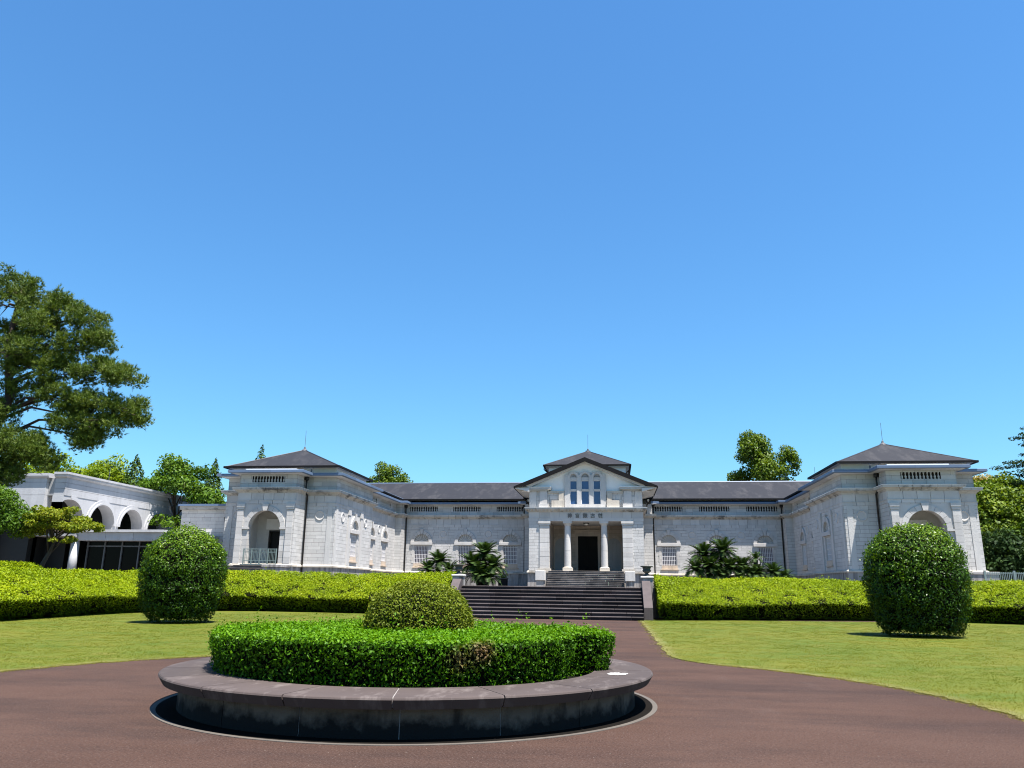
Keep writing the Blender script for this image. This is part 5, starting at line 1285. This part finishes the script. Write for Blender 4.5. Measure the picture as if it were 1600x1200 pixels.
# big red pine at the left edge
def pine():
    base = (-34.5, 42.0, TZ - 0.1)
    t = thing('pine_tree', 'tall dark red pine with layered needle pads at the left edge', 'tree', base)
    tr = [base, (-34.3, 42.0, 5.0), (-34.9, 42.0, 9.0), (-34.0, 42.2, 12.5), (-34.6, 42.0, 16.0), (-34.4, 42.0, 19.6)]
    q = MB(); q.tube(tr, [0.42, 0.36, 0.32, 0.26, 0.18, 0.06], 10); q.build('trunk', M['pinebark'], t, True)
    # pads: x, y, z centre and half sizes, read from the crown's silhouette
    pads = [(-35.2, 42, 20.0, 1.6, 1.6, 0.8), (-33.2, 42.4, 19.2, 1.5, 1.6, 0.7), (-34.6, 41.2, 18.3, 1.9, 1.7, 0.8), (-31.5, 42.0, 18.3, 1.3, 1.3, 0.6), (-29.6, 42.0, 17.5, 1.25, 1.3, 0.55), (-31.6, 41.4, 17.0, 1.7, 1.6, 0.75), (-33.8, 42.6, 16.8, 2.0, 1.8, 0.8),
            (-35.6, 41.5, 16.4, 1.6, 1.6, 0.9), (-28.6, 42.3, 16.1, 1.0, 1.2, 0.55), (-30.3, 42.2, 15.6, 1.6, 1.5, 0.75), (-32.4, 41.2, 15.3, 1.7, 1.6, 0.85), (-34.7, 41.8, 14.8, 1.7, 1.6, 0.9),
            (-28.2, 41.8, 14.2, 1.4, 1.3, 0.5), (-26.3, 42.0, 13.8, 1.35, 1.2, 0.42), (-30.5, 42.0, 13.9, 1.6, 1.5, 0.7), (-32.7, 42.2, 13.3, 1.5, 1.5, 0.8), (-35.0, 41.6, 12.8, 1.6, 1.6, 0.9),
            (-30.2, 41.8, 12.4, 1.5, 1.4, 0.6), (-28.0, 42.0, 12.1, 1.5, 1.3, 0.5), (-26.1, 42.2, 11.6, 1.35, 1.2, 0.5), (-26.9, 41.6, 10.7, 1.6, 1.3, 0.6), (-29.0, 42.0, 11.2, 1.4, 1.3, 0.6), (-28.3, 42.1, 10.0, 1.1, 1.0, 0.5),
            (-33.6, 41.0, 11.4, 1.3, 1.4, 0.7), (-34.7, 41.2, 9.9, 1.9, 1.8, 0.8), (-32.3, 41.2, 9.5, 1.7, 1.6, 0.75), (-30.9, 41.0, 9.1, 0.9, 1.1, 0.5), (-34.2, 41.0, 8.4, 1.5, 1.5, 0.7), (-35.0, 41.0, 7.2, 1.6, 1.5, 0.7), (-36.0, 41.2, 6.0, 1.4, 1.3, 0.6), (-30.5, 41.0, 8.7, 1.0, 1.1, 0.6), (-32.2, 41.0, 8.0, 1.2, 1.2, 0.75), (-33.2, 41.0, 7.0, 1.1, 1.1, 0.7), (-34.4, 41.0, 6.3, 1.0, 1.1, 0.6)]
    q = MB(); trv = [Vector(p) for p in tr]
    for b in pads:
        e = Vector(b[:3]) - Vector((0, 0, 0.25)); zz = min(19.0, max(5.0, e.z - random.uniform(-0.4, 1.4)))
        i = max(k for k in range(len(trv) - 1) if trv[k].z <= zz); p = trv[i].lerp(trv[i + 1], (zz - trv[i].z) / (trv[i + 1].z - trv[i].z))
        d = e - p; m1 = p + d * 0.4 + Vector((0, rt(0.3), 0.14 * d.length)); q.tube([p, m1, p + d * 0.75 + Vector((0, 0, 0.08 * d.length)), e], [0.10, 0.075, 0.05, 0.02], 6)
        for j in range(4): q.tube([p + d * 0.75 + Vector((0, 0, 0.08 * d.length)), e + Vector((rt(b[3] * 0.8), rt(b[4] * 0.8), rt(0.3)))], [0.04, 0.012], 4, cap=False)
    q.build('limb', M['pinebark'], t, True)
    # needle tufts
    subs = []
    for b in pads: subs += sub_blobs((b[0], b[1], b[2] - 0.1), (b[3] * 1.05, b[4] * 1.05, b[5] * 1.5), 14, (0.32, 0.66), 0.7, -0.8)
    nt_ = 30000; P, Nn, k = blob_points(subs, nt_, 0.75); P = P + RNG.normal(0, 0.10, P.shape)
    per = 11
    ax_ = unit(Nn * 0.7 + np.array([0, 0, 0.8]) + RNG.normal(0, 0.35, (nt_, 3)))
    d = unit(ax_[:, None, :] + RNG.normal(0, 0.55, (nt_, per, 3)))
    L = RNG.uniform(0.14, 0.27, (nt_, per, 1)); w = unit(np.cross(d, RNG.normal(0, 1, (nt_, per, 3)))) * 0.017
    p0 = P[:, None, :] + RNG.normal(0, 0.02, (nt_, per, 3))
    V = np.stack([p0 - w, p0 + w, p0 + d * L], axis=2).reshape(-1, 3); n = nt_ * per
    me = bpy.data.meshes.new('needles'); me.vertices.add(len(V)); me.loops.add(len(V)); me.polygons.add(n)
    me.vertices.foreach_set('co', (V - np.array(base)).astype(np.float32).ravel()); me.loops.foreach_set('vertex_index', np.arange(len(V), dtype=np.int32))
    me.polygons.foreach_set('loop_start', (np.arange(n) * 3).astype(np.int32)); me.polygons.foreach_set('loop_total', np.full(n, 3, dtype=np.int32)); me.materials.append(M['pineleaf']); me.update(calc_edges=True)
    tt = np.repeat(RNG.uniform(-0.8, 0.8, nt_) + 0.4 * wob(P, 0.8), per); at = me.attributes.new('tint', 'FLOAT', 'FACE'); at.data.foreach_set('value', np.clip(tt, -1, 1).astype(np.float32))
    o = bpy.data.objects.new('needles', me); link(o, t)
pine()
# maple and its neighbour behind the left hedge
b_ = sub_blobs((-28.1, 40.2, 4.75), (1.9, 1.4, 0.85), 34, (0.32, 0.6), 0.5) + sub_blobs((-26.3, 40.2, 4.45), (1.0, 0.9, 0.35), 12, (0.22, 0.45), 0.45) + sub_blobs((-27.0, 39.8, 3.75), (0.75, 0.6, 0.22), 8, (0.2, 0.38), 0.4) + sub_blobs((-29.3, 40.2, 4.1), (0.9, 0.8, 0.5), 8, (0.25, 0.45), 0.5)
tree('maple_tree', 'small yellow green maple with a slanting trunk in front of the annex', (-29.0, 40.5, TZ), [(-29.0, 40.5, TZ), (-28.55, 40.4, 2.5), (-28.1, 40.3, 3.3), (-27.8, 40.2, 4.3)], 0.15, b_, 9500, 0.15, 'maple', limbs=14)
b_ = sub_blobs((-31.0, 39.0, 5.0), (2.0, 1.5, 1.7), 44, (0.4, 0.75), 0.7, -0.8)
tree('round_tree', 'dense dark green small tree at the left edge beneath the pine', (-30.9, 39.2, TZ), [(-30.9, 39.2, TZ), (-31.2, 39.1, 3.0), (-31.4, 39.0, 4.6)], 0.14, b_, 11000, 0.15, 'midgreen', limbs=8)
# trees behind the annex
b_ = sub_blobs((-60, 78, 11.5), (4.5, 3.5, 4.2), 26, (1.1, 2.0), 0.8); tree('broadleaf_tree', 'fresh yellow green tree behind the pine, far left', (-60, 78, TZ), [(-60, 78, TZ), (-60, 78, 7), (-60, 78, 12)], 0.4, b_, 6000, 0.36, 'yellowgreen', 'yellow green trees behind the annex')
b_ = sub_blobs((-55.2, 80, 11.0), (3.2, 3, 3.6), 24, (0.9, 1.7), 0.85); tree('broadleaf_tree', 'fresh yellow green tree rising left of the pole on the annex roof', (-55.2, 80, TZ), [(-55.2, 80, TZ), (-55.2, 80, 7), (-55.2, 80, 11)], 0.35, b_, 6000, 0.34, 'yellowgreen', 'yellow green trees behind the annex')
b_ = sub_blobs((-51.5, 77, 11.2), (2.3, 2.4, 3.7), 22, (0.8, 1.4), 1.0); tree('broadleaf_tree', 'tall fresh yellow green tree right beside the pole on the annex roof', (-51.5, 77, TZ), [(-51.5, 77, TZ), (-51.5, 77, 7), (-51.5, 77, 12)], 0.35, b_, 6000, 0.33, 'yellowgreen', 'yellow green trees behind the annex')
conifer('cypress_tree', 'pointed dark cypress left of the large leafy tree above the annex roof', (-47.3, 76, TZ), 13.2, 4.2, 'conif', 9000, 0.34)
conifer('cypress_tree', 'pointed cypress between the large leafy tree and the left pavilion', (-38.9, 77, TZ), 12.8, 3.6, 'conif', 9000, 0.34)
conifer('cypress_tree', 'cypress tip showing just above the left pavilion roof', (-37.2, 84, TZ), 15.6, 3.6, 'conif', 7000, 0.34)
b_ = sub_blobs((-39.3, 70.5, 11.1), (3.5, 2.8, 2.5), 34, (0.7, 1.3), 0.6) + sub_blobs((-36.3, 71, 9.4), (1.9, 1.6, 1.6), 16, (0.55, 0.95), 0.7) + sub_blobs((-38.6, 68, 7.0), (2.2, 1.2, 0.8), 8, (0.5, 0.9), 0.5)
tree('large_leafy_tree', 'large mid green leafy tree between the annex and the left pavilion', (-38.2, 70, TZ), [(-38.2, 70, TZ), (-38.2, 70, 5.5), (-38.7, 70.2, 7.5), (-39.4, 70.3, 10.5)], 0.2, b_, 9000, 0.28, 'midgreen', limbs=16)
# trees over the roofs
b_ = sub_blobs((-33.3, 120, 16.9), (2.5, 2.3, 4.2), 20, (0.9, 1.5), 0.9) + sub_blobs((-30.2, 120, 16.4), (1.9, 2, 2.8), 14, (0.8, 1.3), 0.9)
tree('camphor_tree', 'two lobed green treetop showing above the left wing roof', (-32, 120, TZ), [(-32, 120, TZ), (-32, 120, 10), (-32, 120, 17)], 0.5, b_, 8000, 0.38, 'camphor')
b_ = sub_blobs((-36.4, 121, 16.2), (1.1, 1.2, 2.2), 8, (0.6, 1.0), 0.9)
tree('camphor_tree', 'small green treetop left of the two lobed treetop', (-36.4, 121, TZ), [(-36.4, 121, TZ), (-36.4, 121, 10), (-36.4, 121, 16)], 0.3, b_, 2500, 0.36, 'camphor')
b_ = sub_blobs((24.3, 119, 19.2), (3.4, 3.0, 6.0), 34, (1.0, 1.7), 0.95) + sub_blobs((28.7, 119, 19.0), (1.3, 2, 4.8), 13, (0.8, 1.2), 1.0) + sub_blobs((21.3, 119, 17.2), (1.6, 2, 1.6), 8, (0.7, 1.1), 0.8) + sub_blobs((27, 119, 16.0), (4.0, 2, 1.5), 12, (0.8, 1.2), 0.8)
tree('camphor_tree', 'tall full green treetop rising above the right wing roof', (25, 119, TZ), [(25, 119, TZ), (25, 119, 10), (25, 119, 20)], 0.6, b_, 14000, 0.38, 'camphor', limbs=14)
# wooded slope at the right edge
q = MB(); gx_, gy_ = np.linspace(37, 120, 22), np.linspace(68, 150, 20); vs = []
for y in gy_:
    for x in gx_: vs.append((x, y, TZ - 0.1 + 9.0 * min(1, max(0, (y - 70) / 26)) * min(1, max(0, (x - 36.8) / 6)) + 0.5 * math.sin(x * 0.9) * math.sin(y * 0.7)))
q.add(vs, [(j * 22 + i, j * 22 + i + 1, (j + 1) * 22 + i + 1, (j + 1) * 22 + i) for j in range(19) for i in range(21)]); struct(q, 'hillside', M['woodfloor'], smooth=True)
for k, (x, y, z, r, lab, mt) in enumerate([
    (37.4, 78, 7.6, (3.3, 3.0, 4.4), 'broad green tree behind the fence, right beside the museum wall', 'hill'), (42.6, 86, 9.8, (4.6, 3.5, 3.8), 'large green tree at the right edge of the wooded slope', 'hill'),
    (35.0, 70, 3.9, (2.4, 1.8, 2.2), 'low green tree, leaves darkened as shade, filling the gap above the fence', 'darkconif'), (38.6, 71, 4.6, (2.6, 2.0, 2.9), 'bushy green tree, leaves darkened as shade, at the right edge above the fence', 'conif'), (43.5, 78, 7.4, (3.6, 3.4, 4.6), 'green tree at the far right of the wooded slope', 'hill')]):  # the two low trees get darker leaves to paint the shadow there
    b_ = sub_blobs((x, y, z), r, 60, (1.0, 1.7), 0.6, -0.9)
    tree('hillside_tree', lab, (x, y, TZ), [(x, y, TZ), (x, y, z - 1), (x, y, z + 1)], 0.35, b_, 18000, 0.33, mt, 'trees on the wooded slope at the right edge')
b_ = sub_blobs((40.9, 87, 11.9), (2.3, 2.0, 1.7), 26, (0.7, 1.1), 0.6, -0.2)
tree('blossom_tree', 'yellow blossoming treetop just right of the museum roofline', (41.0, 86, TZ), [(41.0, 86, TZ), (41.0, 86, 8), (41.0, 86, 12)], 0.3, b_, 6000, 0.30, 'blossom')
def spreading_conifer():
    base = (46.9, 84, TZ); t = thing('spreading_conifer', 'dark layered conifer cut by the right edge of the picture', 'tree', base)
    q = MB(); q.tube([base, (46.9, 84, 12), (46.9, 84, 19.5)], [0.4, 0.3, 0.08], 8); q.build('trunk', M['bark'], t)
    bl = []
    for z, L in ((12.2, 4.6), (13.2, 3.2), (14.2, 5.4), (15.2, 2.6), (16.2, 2.4), (17.0, 3.2), (17.9, 2.0), (18.7, 1.4), (19.4, 0.7)):
        for a in np.arange(0, 6.28, 0.9) + z:
            for f in (0.35, 0.6, 0.85): bl.append((46.9 + L * f * math.cos(a), 84 + L * f * math.sin(a), z + 0.25 - 0.18 * L * f * 0.3, 0.5 * L * 0.25 + 0.3, 0.5 * L * 0.25 + 0.3, 0.2))
    q = MB()
    for b in bl[2::3]: q.tube([(46.9, 84, b[2] - 0.1), b[:3]], [0.07, 0.02], 5)
    q.build('limb', M['bark'], t)
    P, Nn, k = blob_points(bl, 12000, 0.8); Nn = unit(Nn + np.array([0, 0, 0.6]))
    me = leaves_mesh('crown', P, Nn, 0.26, M['darkconif'], base, rand=0.6, aspect=0.4); link(bpy.data.objects.new('crown', me), t)
spreading_conifer()
def bare_tree():
    base = (46.3, 92, TZ); t = thing('bare_tree', 'leafless pale twiggy treetop beside the dark conifer', 'tree', base)
    q = MB(); q.tube([base, (46.3, 92, 9), (46.3, 92, 14.0)], [0.3, 0.22, 0.1], 7); q.build('trunk', M['bark'], t)
    q = MB(); rr_ = random.Random(3)
    def br(p, d, L, r, k):
        e = p + d * L; q.tube([p, e], [r, r * 0.6], 4, cap=False)
        if k:
            for j in range(4): br(e, (d + Vector((rr_.uniform(-1, 1), rr_.uniform(-1, 1), rr_.uniform(-0.3, 0.6))) * 0.7).normalized(), L * 0.68, max(0.014, r * 0.55), k - 1)
    for j in range(6): br(Vector((46.3, 92, 11.0 + 0.25 * j)), Vector((rr_.uniform(-1, 1), rr_.uniform(-1, 1), 0.7)).normalized(), 0.95, 0.06, 4)
    q.build('twigs', M['twig'], t)
bare_tree()
